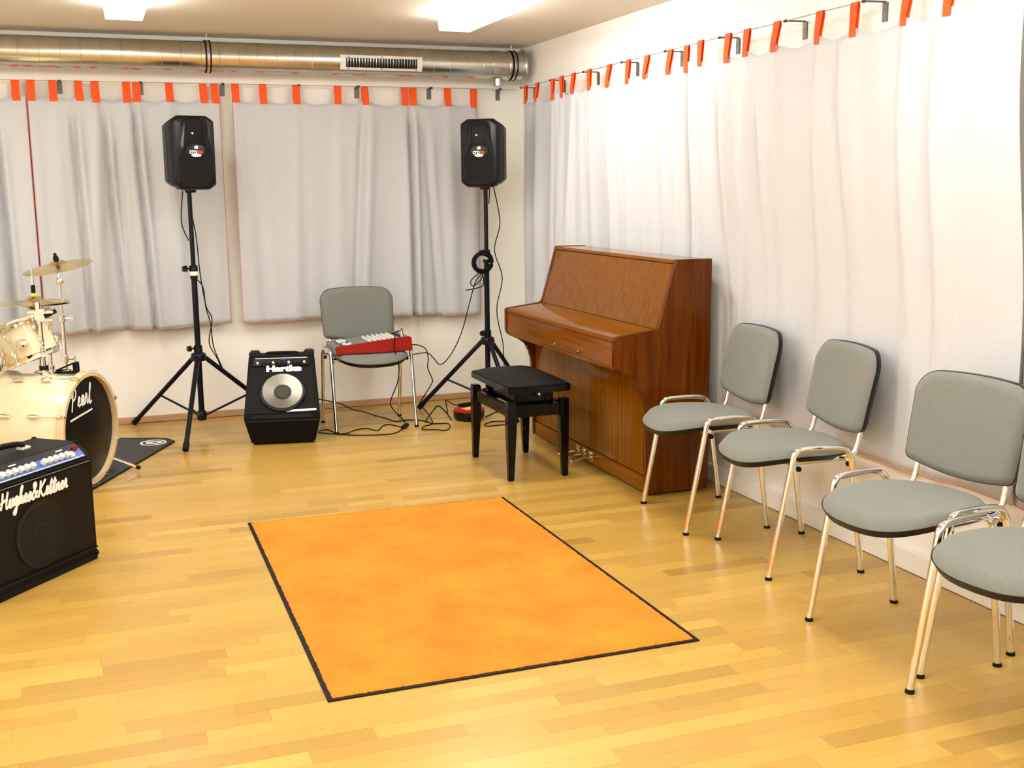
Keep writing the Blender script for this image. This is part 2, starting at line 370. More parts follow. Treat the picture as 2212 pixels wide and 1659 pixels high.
wire('thin steel curtain wire stretched along the right wall above the piano', (-0.07, -0.22, 2.111), (-0.07, -6.2, 2.142),
     [(-0.07, y, 2.111 + 0.031 * (-y - 0.22) / 5.98) for y in (-0.23, -0.74, -1.243, -1.75, -2.244, -2.769, -3.292, -3.802, -4.31)], lambda p: (0.03, p[1], p[2]))

# ================================================================ CURTAINS
def curtain(label, axis, s0, s1, zt, zb, tabs, folds, seed, gap0=0.0, gap1=0.0, amp=1.0, zb1=None, side_hem=True):
    # axis 'x': hangs along the back wall (out = -y); axis 'y': along the right wall (out = -x), wire 7 cm off it
    rr = random.Random(seed); zb1 = zb if zb1 is None else zb1
    org = (s0, WY, zb) if axis == 'x' else (-0.07, s0, zb)
    t = thing('curtain', label, 'curtain', org, 0)
    def place(s, out, z):
        return V(s - s0, -out, z - zb) if axis == 'x' else V(-out, s - s0, z - zb)
    sgn = 1 if s1 > s0 else -1; L = abs(s1 - s0)
    ri = [(abs(q - s0), rr.uniform(0.6, 1.25), rr.uniform(-0.07, 0.07), rr.uniform(0.032, 0.05)) for q in tabs]
    waves = [(rr.uniform(0.16, 0.24), rr.uniform(0, 6.3), 0.006), (rr.uniform(0.3, 0.5), rr.uniform(0, 6.3), 0.010)]
    tl = sorted(abs(q - s0) for q in tabs)
    def sag(l):
        for a, b in zip(tl, tl[1:]):
            if a <= l <= b:
                f = (l - a) / (b - a); return 0.034 * min(1, (b - a) / 0.22) * 4 * f * (1 - f)
        return 0.0
    def off(l, h):
        d = 0.0
        for c, a, dr, wd in ri:
            ww = wd * (0.75 + 0.65 * h); q = (l - c - dr * h) / ww
            d += amp * 0.032 * a * (0.22 + 0.78 * min(1, h * 2.2)) * math.exp(-q * q)
        for wl, ph, a in waves: d += amp * a * math.sin(2 * PI * l / wl + ph + 1.2 * h) * (0.3 + 0.7 * h)
        for c, dr, dep, wd, hs in folds:
            cc = abs(c - s0) + dr * h
            k = min(1, max(0, (h - hs) / 0.12 + 0.15)); q = (l - cc) / wd
            d -= dep * k * math.exp(-q * q) - dep * 0.55 * k * math.exp(-((l - cc - 1.9 * wd) / (1.3 * wd)) ** 2)
        e0 = min(1, l / 0.09); e1 = min(1, (L - l) / 0.09)
        d -= gap0 * (1 - e0) ** 2 + gap1 * (1 - e1) ** 2
        if axis == 'y':
            # pressed towards the wall by the piano and the chair backs
            y = s0 + sgn * l; z = zt - h * (zt - zb)
            wy = min(1, max(0, (-1.0 - y) / 0.5)); wy = wy * wy * (3 - 2 * wy)
            if y > -2.6: sh, keep, wz = 0.030, 0.6, min(1, max(0, (2.0 - z) / 0.8))
            else:
                k = min(1, (-2.6 - y) / 0.3); sh, keep, wz = 0.030 + 0.038 * k, 0.6 - 0.22 * k, min(1, max(0, (1.95 - z) / 1.0))
            wz = wz * wz * (3 - 2 * wz) * wy
            d = d * (1 - (1 - keep) * wz) - sh * wz
            if z < 0.95 and y < -2.75: d = min(d, -0.056)
            elif z < 1.13 and y < -1.25: d = min(d, 0.022)
            return max(d, -0.092)
        return max(d + 0.006, -0.042)
    def surf(l, v):
        z_top = zt - 0.085 - sag(l); zbot = zb + (zb1 - zb) * l / L + 0.006 * math.sin(l * 9 + seed)
        h = 1 - v; z = zbot + (z_top - zbot) * v
        return place(s0 + sgn * l, off(l, h), z)
    nu = int(L / 0.0085); nv = 44
    f = obj('fabric', MB().grid(lambda u, v: surf(u * L, v), nu, nv), M['curtain'], t, smooth=80)
    so = f.modifiers.new('thick', 'SOLIDIFY'); so.thickness = 0.0025; so.offset = 0
    hp = [surf(L * k / 120, 0) for k in range(121)] if not side_hem else [surf(0.0, 1 - k / 30) for k in range(31)] + [surf(L * k / 120, 0) for k in range(1, 120)] + [surf(L, k / 30) for k in range(31)]
    obj('hem', MB().tube(hp, 0.0026, 5), M['hem'], t)
    for q in tabs:
        l = min(max(abs(q - s0), 0.022), L - 0.022); hw = 0.0225
        zz = zt - (0 if axis == 'y' else 0.004); d0 = off(l, 0.02); zf = zt - 0.085 - 0.028 - rr.uniform(0, 0.012); tw = rr.uniform(-0.006, 0.006)
        path = [(d0 + 0.004, zf), (d0 + 0.0045, zt - 0.09), (0.006, zz - 0.012), (0.004, zz + 0.0035), (0.0, zz + 0.0055), (-0.004, zz + 0.0035), (-0.006, zz - 0.012), (d0 - 0.0045, zt - 0.09), (d0 - 0.0045, zf + 0.004)]
        mb = MB(); n = len(path); vs = []
        narrow = 1.0 if axis == 'x' else rr.uniform(0.68, 0.85)
        for i, (o_, z_) in enumerate(path):
            nx = path[min(i + 1, n - 1)]; pv = path[max(i - 1, 0)]; dx, dz = nx[0] - pv[0], nx[1] - pv[1]; ln = math.hypot(dx, dz); nn = (dz / ln, -dx / ln)
            ws = hw * (narrow if i in (0, 1) else 1.0); sh = tw * (1 if i < 2 else 0.3)
            for e, k in ((-1, 0.0009), (1, 0.0009), (1, -0.0009), (-1, -0.0009)):
                vs.append(place(s0 + sgn * (l + sh + e * ws), o_ + nn[0] * k, z_ + nn[1] * k))
        fs = [(0, 1, 2, 3), tuple(4 * (n - 1) + k for k in (3, 2, 1, 0))]
        for i in range(n - 1):
            for k in range(4): a = 4 * i + k; b = 4 * i + (k + 1) % 4; fs.append((a, b, b + 4, a + 4))
        obj('tab', mb.add(vs, fs), M['orange'], t, smooth=60)
BT = [-3.175, -3.092, -2.969, -2.829, -2.736, -2.556, -2.498, -2.31, -2.108, -2.041, -1.913, -1.743, -1.535, -1.266, -1.091, -0.82, -0.764, -0.529, -0.345]
curtain('grey curtain with orange tabs hanging behind the drum kit hardware, past the frame', 'x', -4.3, -3.122, WZ - 0.014, 0.62,
        [-4.28, -4.05, -3.85, -3.6, -3.35, BT[0]], [(-3.30, 0.02, 0.05, 0.02, 0.1)], 3, 0.02, -0.012)
curtain('grey curtain with orange tabs on the back wall behind the cymbals and left loudspeaker', 'x', -3.112, -2.012, WZ - 0.012, 0.600,
        BT[1:10], [(-2.705, 0.06, 0.04, 0.016, 0.02), (-2.527, 0.05, 0.05, 0.016, 0.0), (-2.88, 0.03, 0.045, 0.018, 0.05), (-2.64, 0.02, 0.03, 0.02, 0.2)], 11, 0.0, 0.0, zb1=0.615)
curtain('grey curtain with orange tabs on the back wall behind the chair carrying the mixer', 'x', -1.935, -0.322, WZ - 0.008, 0.618,
        BT[10:], [(-0.792, 0.0, 0.06, 0.017, 0.03), (-1.10, -0.10, 0.035, 0.028, 0.02), (-0.70, 0.08, 0.02, 0.02, 0.1)], 23, 0.0, 0.02, amp=0.72, zb1=0.60)
RT = [-0.32, -0.525, -0.78, -0.919, -1.102, -1.327, -1.599, -1.834, -2.054, -2.302, -2.464, -2.597, -2.845, -3.002, -3.234, -3.533, -3.75, -4.047, -4.258]
curtain('narrow pale grey curtain with orange tabs hanging in the room corner', 'y', -0.275, -0.862, 2.113, 0.385, RT[:3], [], 5, 0.01, 0.07, amp=0.8, side_hem=False)
curtain('pale grey curtain with orange tabs hanging behind the piano', 'y', -0.850, -2.528, 2.119, 0.395, RT[3:11],
        [(-1.72, 0.05, 0.04, 0.025, 0.0), (-2.15, 0.03, 0.03, 0.022, 0.1), (-1.24, 0.02, 0.03, 0.02, 0.05)], 31, -0.015, 0.075, amp=1.3, side_hem=False)
curtain('wide pale grey curtain with orange tabs hanging behind the row of chairs', 'y', -2.510, -4.605, 2.128, 0.395, RT[11:],
        [(-3.63, 0.06, 0.035, 0.03, 0.0), (-2.75, 0.10, 0.03, 0.022, 0.05), (-4.15, 0.02, 0.045, 0.03, 0.0), (-3.07, 0.03, 0.02, 0.02, 0.1)], 41, -0.02, -0.015, amp=1.3, side_hem=False)
curtain('pale grey curtain beside the fourth chair from the piano, mostly past the frame', 'y', -4.590, -6.1, 2.138, 0.395, [-4.64, -4.9, -5.15, -5.4, -5.65, -5.9, -6.07], [], 43, 0.07, 0.0, amp=0.8, side_hem=False)

# ================================================================ RUG
rc = [V(-2.285, -4.405, 0), V(-1.069, -4.409, 0), V(-1.067, -2.545, 0), V(-2.262, -2.515, 0)]
rug = thing('rug', 'orange pile rug with a narrow black rubber edge lying on the parquet', 'rug', (-1.67, -3.47, 0))
ro = V(-1.67, -3.47, 0)
def bil(u, v): return (rc[0] * (1 - u) + rc[1] * u) * (1 - v) + (rc[3] * (1 - u) + rc[2] * u) * v - ro
obj('rubber_edge', MB().add([bil(0, 0), bil(1, 0), bil(1, 1), bil(0, 1)] + [bil(a, b) + V(0, 0, 0.004) for a, b in ((0, 0), (1, 0), (1, 1), (0, 1))],
    [(0, 3, 2, 1), (4, 5, 6, 7), (0, 1, 5, 4), (1, 2, 6, 5), (2, 3, 7, 6), (3, 0, 4, 7)]), M['rubber'], rug)
rr = random.Random(5); NU, NV = 200, 300
ea = [rr.uniform(0, 0.003) for _ in range(2000)]
def pile(u, v):
    e = 0.0125; ew = 0.0085
    uu = e + (1 - 2 * e) * u; vv = ew + (1 - 2 * ew - (0.006 if v == 1 else 0) * 0) * v
    if v > 0.999: vv += 0.006 * (0.5 + 0.5 * math.sin(u * 5.0)) + rr.uniform(-.001, .001)
    if u in (0, 1): uu += rr.uniform(-0.0018, 0.0018)
    if v in (0, 1): vv += rr.uniform(-0.0012, 0.0012)
    p = bil(uu, vv); edge = u in (0, 1) or v in (0, 1)
    return p + V(0, 0, 0.0042 if edge else 0.010 + rr.uniform(-0.0022, 0.0022))
obj('pile', MB().grid(pile, NU, NV), M['pile'], rug, smooth=180)

# ================================================================ CHAIRS
def sup(th, a, b, n):
    c, s = math.cos(th), math.sin(th)
    return a * math.copysign(abs(c) ** (2 / n), c), b * math.copysign(abs(s) ** (2 / n), s)
def make_chair(label):
    t = thing('stacking_chair', label, 'chair')
    CX = 0.028
    def so(th):
        x, y = sup(th, 0.235, 0.235, 2.7); y *= 0.945 + 0.055 * min(1, max(-1, x / 0.2)); return x, y
    def sz(x, y): X = x + CX; return 0.468 - (0.72 * max(0, X - 0.06) ** 2) + 0.010 * (y / 0.235) ** 2 - 0.06 * max(0, 0.02 - X) * 0.2 + 0.35 * max(0, -X - 0.10) ** 2
    def rnd_(r, h): return h * (math.sqrt(max(0, 1 - ((r - 0.86) / 0.14) ** 2)) if r > 0.86 else 1.0)
    obj('seat', MB().pad(so, lambda x, y, r: V(x + CX, y, sz(x, y) - 0.018 + rnd_(r, 0.024) + 0.004 * (1 - r * r)), lambda x, y, r: V(x + CX, y, sz(x, y) - 0.020)), M['grey'], t, smooth=60)
    obj('seat_shell', MB().pad(lambda th: tuple(c * 1.014 for c in so(th)), lambda x, y, r: V(x + CX, y, sz(x, y) - 0.0195), lambda x, y, r: V((x + CX) * 1.0 - (0.012 if r > 0.9 else 0) * (x / 0.235), y * (0.955 if r > 0.9 else 1), sz(x, y) - 0.040)), M['black'], t, smooth=60)
    BZ, BH = 0.682, 0.163
    bl = []
    def arc(cy, cz, r, a0, a1, n):
        for k in range(n): a = math.radians(a0 + (a1 - a0) * k / (n - 1)); bl.append((cy + r * math.cos(a), cz + r * math.sin(a)))
    arc(0.150, 0.072, 0.085, 8, 80, 9)
    for k in range(1, 7): bl.append((0.165 - 0.33 * k / 7, 0.156 + 0.006 * (1 - ((k / 7 - 0.5) * 2) ** 2)))
    arc(-0.150, 0.072, 0.085, 100, 172, 9)
    arc(-0.198, -0.118, 0.028, 185, 260, 6)
    for k in range(1, 12): q = k / 12 * 2 - 1; bl.append((0.195 * q, -0.147 - 0.022 * (1 - q * q)))
    arc(0.198, -0.118, 0.028, 280, 355, 6)
    NB = len(bl)
    def bo(th): return bl[int(round(th / (2 * PI) * NB)) % NB]
    def bx(y, z): return -0.226 - 0.20 * z + 0.022 * (y / 0.236) ** 2
    obj('backrest', MB().pad(bo, lambda y, z, r: V(bx(y, z) + rnd_(r, 0.022), y, BZ + z), lambda y, z, r: V(bx(y, z) - 0.002, y, BZ + z), N=NB), M['grey'], t, smooth=60)
    obj('backrest_shell', MB().pad(lambda th: tuple(c * 1.012 for c in bo(th)), lambda y, z, r: V(bx(y, z) - 0.001, y, BZ + z), lambda y, z, r: V(bx(y, z) - 0.028 + (0.008 if r > 0.93 else 0), y * (0.98 if r > 0.93 else 1), BZ + z), N=NB), M['black'], t, smooth=60)
    def oval(pts, nm, par, r=0.0115, m=None):
        return obj(nm, MB().tube(pts, r, 12), m or M['chrome'], par)
    for s in (-1, 1):
        y = s * 0.252
        F = [V(0.188, y, 0.008), V(0.104, y, 0.462)]; B = [V(-0.188, y, 0.008), V(-0.128, y, 0.452)]
        lf = oval(F, 'leg', t); lb = oval(B, 'leg', t)
        for p, l, q in ((F[0], lf, F[1]), (B[0], lb, B[1])):
            d = (q - p).normalized()
            obj('foot_cap', MB().tube([V(p.x, p.y, 0.0), V(p.x, p.y, 0.004), p + d * 0.004], [0.0140, 0.0140, 0.0125], 12), M['rubber'], l)
        oval(smooth_path([F[1], V(0.098, y, 0.478), V(0.076, y, 0.491), V(0.0, y, 0.4945), V(-0.078, y, 0.491), V(-0.112, y, 0.478), B[1]], 5), 'side_rail', t)
        yb = s * 0.185
        oval(smooth_path([V(0.06, yb, 0.428), V(-0.10, yb, 0.436), V(-0.165, yb, 0.448), V(-0.186, yb, 0.478), V(-0.198, yb, 0.530), V(-0.214, yb, 0.600), V(-0.232, yb, 0.690)], 5), 'back_support', t, 0.0105)
    for x, z in ((0.085, 0.428), (-0.115, 0.437)):
        cb = oval([V(x, -0.245, z + 0.012), V(x, -0.19, z - 0.002), V(x, 0.19, z - 0.002), V(x, 0.245, z + 0.012)], 'cross_bar', t, 0.009)
        for s in (-1, 1):
            obj('bumper', MB().lathe([(0.0, -0.009), (0.009, -0.007), (0.011, 0), (0.009, 0.007), (0, 0.009)], o=(x - 0.012, s * 0.235, z - 0.012), d=(0, 1, 0), seg=12, cap=False), M['rubber'], cb)
    return t
chairs = [
    ('grey upholstered chair with chrome legs by the back wall, carrying the red mixer', (-1.26, -0.627), -90 + 1.5),
    ('grey upholstered chair with chrome legs next to the end of the piano', (-0.337, -3.161), 180 - 6.5),
    ('grey upholstered chair with chrome legs, second in the row from the piano', (-0.315, -3.777), 180 - 9),
    ('grey upholstered chair with chrome legs, third in the row from the piano', (-0.430, -4.628), 180 + 4.5),
    ('grey upholstered chair with chrome legs, fourth in the row from the piano', (-0.474, -5.190), 180 + 8),
]
c0 = make_chair(chairs[0][0])
for i, (lb, p, a) in enumerate(chairs):
    c = c0 if i == 0 else copy_tree(c0)
    c.location = (p[0], p[1], 0); c.rotation_euler = (0, 0, math.radians(a)); c['label'] = lb
    c['group'] = 'grey stacking chairs'

# ================================================================ PIANO
PY0, PY1 = -2.795, -1.318
pn = thing('upright_piano', 'brown walnut upright piano with closed key lid standing against the right wall', 'piano', (-0.27, (PY0 + PY1) / 2, 0))
px, py = 0.27, -(PY0 + PY1) / 2
def PB(mb): return mb.xf(Matrix.Translation((px, py, 0)))
crv = [tuple(p)[:2] for p in smooth_path([(-0.443, 0.40, 0), (-0.450, 0.475, 0), (-0.475, 0.545, 0), (-0.520, 0.583, 0), (-0.560, 0.603, 0), (-0.588, 0.618, 0)], 4)]
side = [(-0.10, 0.012), (-0.432, 0.012)] + crv + [(-0.603, 0.640), (-0.603, 0.763), (-0.594, 0.774), (-0.385, 0.799), (-0.372, 0.812), (-0.289, 1.105), (-0.283, 1.121), (-0.10, 1.121)]
for a, b in ((PY0, PY0 + 0.035), (PY1 - 0.035, PY1)):
    obj('side_panel', PB(MB().prism(side, a, b, 'y')), M['walnut_shaded'], pn, bevel=0.003)
i0, i1 = PY0 + 0.0352, PY1 - 0.0352; im, il = (i0 + i1) / 2, i1 - i0
obj('top_lid', PB(MB().prism([(-0.102, 1.098), (-0.285, 1.098), (-0.292, 1.104), (-0.286, 1.118), (-0.102, 1.118)], i0, i1, 'y')), M['walnut_h'], pn, bevel=0.002)
obj('front_panel', PB(MB().prism([(-0.376, 0.797), (-0.288, 1.0975), (-0.268, 1.0975), (-0.356, 0.797)], i0, i1, 'y')), M['walnut'], pn, bevel=0.001)
obj('key_lid', PB(MB().prism([(-0.600, 0.748), (-0.600, 0.766), (-0.592, 0.771), (-0.372, 0.796), (-0.372, 0.772)], i0, i1, 'y')), M['walnut_h'], pn, bevel=0.003)
obj('key_slip', PB(MB().box((-0.585, im, 0.69), (0.025, il, 0.112))), M['walnut_h'], pn, bevel=0.003)
obj('keybed', PB(MB().box((-0.49, im, 0.624), (0.20, il, 0.02))), M['walnut_h'], pn, bevel=0.002)
lp = obj('lower_panel', PB(MB().box((-0.412, im, 0.352), (0.02, il, 0.518))), M['walnut'], pn, bevel=0.002)
for yy in (-2.08, -2.38): obj('knob', PB(MB().lathe([(0.006, 0), (0.009, 0.008), (0.0, 0.012)], o=(-0.598, yy, 0.655), d=(-1, 0, 0), seg=10)), M['brass'], pn)
obj('bottom_rail', PB(MB().box((-0.418, im, 0.053), (0.022, il, 0.076))), M['walnut_h'], pn, bevel=0.002)
obj('back_board', PB(MB().box((-0.115, im, 0.56), (0.02, il, 1.06))), M['walnut'], pn)
for yy in (-1.99, -2.07, -2.15):
    ped = obj('pedal', PB(MB().tube(smooth_path([(-0.43, yy, 0.052), (-0.475, yy, 0.052), (-0.515, yy, 0.044), (-0.545, yy, 0.030)], 4), [0.008] * 5 + [0.011] * 5 + [0.016] * 3, 10)), M['brass'], pn)
    obj('pedal_plate', PB(MB().box((-0.4305, yy, 0.056), (0.003, 0.05, 0.055))), M['brass'], ped, bevel=0.001)

# ================================================================ PIANO STOOL
st = thing('piano_stool', 'black lacquered piano stool with padded seat standing in front of the piano', 'stool', (-0.777, -1.99, 0))
obj('seat_cushion', MB().pad(lambda th: sup(th, 0.166, 0.290, 12), lambda x, y, r: V(x - 0.006, y - 0.035, 0.488 + (0.034 * (1 - (x / 0.166) ** 4) * (1 - (y / 0.29) ** 4))), lambda x, y, r: V(x - 0.006, y - 0.035, 0.478), K=12), M['velvet'], st, smooth=50)
sf = obj('seat_frame', MB().box((-0.006, -0.035, 0.468), (0.334, 0.584, 0.04)), M['gloss'], st, bevel=0.006)
obj('lift_box', MB().box((0, -0.02, 0.410), (0.21, 0.42, 0.075)), M['gloss'], st, bevel=0.004)
for s in (-1, 1):
    obj('adjusting_knob', MB().lathe([(0.006, 0), (0.006, 0.018), (0.017, 0.02), (0.02, 0.03), (0.017, 0.042), (0.008, 0.046), (0, 0.047)], o=(0.005, -0.02 + s * 0.225, 0.437), d=(0, s, 0), seg=20), M['gloss'], st)
    obj('knob_cap', MB().lathe([(0.009, 0), (0.008, 0.004), (0, 0.006)], o=(0.005, -0.02 + s * 0.271, 0.437), d=(0, s, 0), seg=14), M['chrome'], st)
for sx in (-1, 1):
    for sy in (-1, 1):
        mb = MB(); X, Y = sx * 0.142, sy * 0.272
        for z0, z1, a, b in ((0.0, 0.012, 0.0135, 0.0145), (0.012, 0.27, 0.0145, 0.0235), (0.27, 0.400, 0.0235, 0.0235), (0.400, 0.408, 0.0235, 0.019)):
            pass
        zs = [(0.0, 0.0135), (0.012, 0.0150), (0.26, 0.0235), (0.400, 0.0235), (0.408, 0.019)]
        vs = []; fs = []
        for z, hw in zs:
            cx_ = X + sx * (0.0235 - hw) * 0.6; cy_ = Y + sy * (0.0235 - hw) * 0.6
            vs += [V(cx_ - hw, cy_ - hw, z), V(cx_ + hw, cy_ - hw, z), V(cx_ + hw, cy_ + hw, z), V(cx_ - hw, cy_ + hw, z)]
        for i in range(len(zs) - 1):
            for k in range(4): a = 4 * i + k; b = 4 * i + (k + 1) % 4; fs.append((a, b, b + 4, a + 4))
        fs += [(3, 2, 1, 0), tuple(4 * (len(zs) - 1) + k for k in range(4))]
        obj('leg', mb.add(vs, fs), M['gloss'], st, bevel=0.003)
for s in (-1, 1):
    obj('rail', MB().box((s * 0.142, 0, 0.352), (0.022, 0.50, 0.06)), M['gloss'], st, bevel=0.003)
    obj('rail', MB().box((0, s * 0.272, 0.352), (0.24, 0.022, 0.06)), M['gloss'], st, bevel=0.003)
for sy in (-1, 1):
    obj('lift_arm', MB().tube([(-0.10, sy * 0.20, 0.385), (-0.04, sy * 0.10, 0.43)], 0.006, 8), M['steel'], st)
    for sx in (-1, 1):
        obj('bolt', MB().lathe([(0.009, 0), (0.009, 0.006), (0, 0.008)], o=(sx * 0.12, sy * 0.235, 0.382), seg=10), M['chrome'], st)

# ================================================================ LOUDSPEAKER STANDS
def stand(label, loc, ang0, r, hub, mid, top, knob_side):
    t = thing('speaker_stand', label, 'speaker stand', (loc[0], loc[1], 0))
    obj('lower_pole', MB().tube([(0, 0, 0.085), (0, 0, mid)], 0.0175, 16), M['satin'], t)
    obj('upper_pole', MB().tube([(0, 0, mid - 0.02), (0, 0, top)], 0.0135, 16), M['satin'], t)
    k1 = obj('height_collar', MB().lathe([(0.0135, mid + 0.035), (0.024, mid + 0.032), (0.026, mid), (0.022, mid - 0.045), (0.0175, mid - 0.05)], seg=20), M['black'], t)
    d = V(math.cos(knob_side), math.sin(knob_side), 0)
    obj('collar_band', MB().lathe([(0.0262, mid - 0.028), (0.0275, mid - 0.026), (0.0275, mid - 0.004), (0.0262, mid - 0.002)], seg=20, cap=False), M['tape'], k1)
    obj('clamp_knob', MB().tube([d * 0.02 + V(0, 0, mid + 0.015), d * 0.038 + V(0, 0, mid + 0.015), d * 0.042 + V(0, 0, mid + 0.015), d * 0.066 + V(0, 0, mid + 0.015)], [0.006, 0.006, 0.021, 0.018], 6), M['black'], k1)
    hb = obj('hub', MB().lathe([(0.0175, hub + 0.075), (0.025, hub + 0.07), (0.026, hub + 0.03), (0.042, hub + 0.022), (0.048, hub), (0.042, hub - 0.02), (0.0175, hub - 0.03)], seg=20), M['black'], t)
    obj('clamp_knob', MB().tube([d * 0.02 + V(0, 0, hub + 0.055), d * 0.04 + V(0, 0, hub + 0.055), d * 0.044 + V(0, 0, hub + 0.055), d * 0.066 + V(0, 0, hub + 0.055)], [0.006, 0.006, 0.02, 0.017], 6), M['black'], hb)
    obj('brace_collar', MB().lathe([(0.018, 0.075), (0.028, 0.08), (0.03, 0.12), (0.024, 0.135), (0.0175, 0.137)], seg=20), M['black'], t)
    for k in range(3):
        a = ang0 + k * 2 * PI / 3; u = V(math.cos(a), math.sin(a), 0)
        P0 = u * 0.034 + V(0, 0, hub); P1 = u * r + V(0, 0, 0.016)
        lg = obj('leg', MB().tube([P0, P1], 0.0145, 12), M['satin'], t)
        dd = (P1 - P0).normalized()
        obj('rubber_foot', MB().tube([P1 - dd * 0.045, P1 + dd * 0.002], [0.018, 0.018], 12), M['rubber'], lg)
        Q = P0 + (P1 - P0) * 0.56
        for s in (1,):
            obj('brace', MB().tube([u * 0.024 + V(0, 0, 0.105), Q - V(0, 0, 0.004)], 0.007, 8), M['satin'], t)
    return t
stand('black tripod loudspeaker stand between the drum kit and the bass amplifier', (-2.258, -0.452), math.atan2(-0.528, -0.145), 0.545, 0.465, 0.985, 1.46, math.radians(195))
stand('black tripod loudspeaker stand in the corner by the piano, holding the coiled cable', (-0.428, -0.515), math.radians(153), 0.468, 0.470, 1.03, 1.46, math.radians(215))

# ================================================================ LOUDSPEAKERS
def speaker(label, loc, rz):
    t = thing('loudspeaker', label, 'loudspeaker', loc, rz)
    zc = 0.215
    def ring(x, w, h, cz, cy): return [V(x, a, zc + b) for a, b in ((-w + cy, h), (w - cy, h), (w, h - cz), (w, -h + cz), (w - cy, -h), (-w + cy, -h), (-w, -h + cz), (-w, h - cz))]
    rings = [ring(-0.125, 0.100, 0.17, 0.03, 0.03), ring(-0.11, 0.114, 0.19, 0.03, 0.035), ring(0.03, 0.131, 0.205, 0.030, 0.045), ring(0.085, 0.131, 0.212, 0.030, 0.045), ring(0.115, 0.118, 0.205, 0.03, 0.042), ring(0.122, 0.108, 0.196, 0.03, 0.04)]
    vs = [p for r in rings for p in r]; fs = [tuple(range(8))[::-1], tuple(8 * (len(rings) - 1) + k for k in range(8))]
    for i in range(len(rings) - 1):
        for k in range(8): a = 8 * i + k; b = 8 * i + (k + 1) % 8; fs.append((a, b, b + 8, a + 8))
    obj('cabinet', MB().add(vs, fs), M['black'], t, bevel=0.004)
    for s in (-1, 1):
        obj('side_ridge', MB().tube([(0.02, s * 0.1305, zc - 0.17), (0.02, s * 0.1305, zc + 0.17)], 0.004, 8), M['black'], t)
    sh = [(-0.062, 0.185), (0.062, 0.185), (0.078, 0.10), (0.092, 0.02), (0.096, -0.05), (0.090, -0.11), (0.070, -0.182), (-0.070, -0.182), (-0.090, -0.11), (-0.096, -0.05), (-0.092, 0.02), (-0.078, 0.10)]
    sp = [tuple(p) for p in smooth_path([(a, b, 0) for a, b in sh], 3, True)]
    gl = obj('front_grille', MB().prism([(a, zc + b) for a, b, _ in sp], 0.118, 0.129, 'x'), M['grille'], t, bevel=0.003)
    obj('grille_rim', MB().tube([(0.1285, a, zc + b) for a, b, _ in sp], 0.0028, 6, True), M['satin'], gl)
    for sgn_ in (-1, 1):
        q = [V(0.1295, sgn_ * a, zc + b) for a, b in ((0.052, 0.175), (0.064, 0.165), (0.086, 0.04), (0.090, -0.02), (0.070, 0.025), (0.040, 0.065))]
        vs_ = q + [p + V(0.004 if k in (0, 5, 4) else 0.001, 0, 0) for k, p in enumerate(q)]
        obj('facet', MB().add(vs_, [tuple(range(6)), tuple(range(6, 12))[::-1]] + [(k, k + 6, (k + 1) % 6 + 6, (k + 1) % 6) for k in range(6)]), M['gloss'], t, smooth=0)
    obj('horn_mouth', MB().prism([(a, zc + b) for a, b in ((-0.045, 0.165), (0.045, 0.165), (0.036, 0.07), (0.02, 0.055), (-0.02, 0.055), (-0.036, 0.07))], 0.1285, 0.1305, 'x'), M['gloss'], t)
    obj('power_light', MB().lathe([(0.006, 0), (0.005, 0.003), (0, 0.004)], o=(0.1305, -0.012, zc + 0.11), d=(1, 0, 0), seg=12), M['white'], t)
    bd = obj('badge', MB().lathe([(0.058, 0.0), (0.058, 0.003), (0.05, 0.005), (0, 0.0055)], o=(0.1285, 0.004, zc + 0.008), d=(1, 0, 0), seg=32, ell=(1.0, 0.72)).xf(Matrix.Identity(4)), M['black'], t)
    text('badge_lettering', 'cro', 0.040, bd, face_m((0.1352, -0.014, zc + 0.006), (0, 1, 0), (0, 0, 1)), M['white'], 0.0012, width=0.044)
    text('badge_lettering', 'mo', 0.040, bd, face_m((0.1352, 0.026, zc + 0.006), (0, 1, 0), (0, 0, 1)), M['logored'], 0.0012, width=0.034)
    text('badge_lettering', 'dB', 0.022, bd, face_m((0.1352, 0.004, zc + 0.030), (0, 1, 0), (0, 0, 1)), M['white'], 0.0012)
    obj('badge_painted_glint', MB().lathe([(0.030, 0), (0.028, 0.001), (0, 0.0012)], o=(0.1342, 0.004, zc - 0.015), d=(1, 0, 0), seg=24, ell=(1.0, 0.30)), M['tape'], bd)  # pale ellipse painting a glint onto the lower badge
    obj('pole_socket', MB().lathe([(0.0, -0.012), (0.03, -0.012), (0.034, 0.0), (0.034, 0.02)], seg=20), M['black'], t)
    for s in (-1, 1): obj('foot', MB().box((-0.045, s * 0.055, 0.018), (0.03, 0.02, 0.022)), M['rubber'], t, bevel=0.003)
    return t
speaker('black loudspeaker on the tripod stand beside the drum kit', (-2.25, -0.452, 1.458), math.radians(-77))
speaker('black loudspeaker on the tripod stand in the corner by the piano', (-0.432, -0.515, 1.458), math.radians(-126))

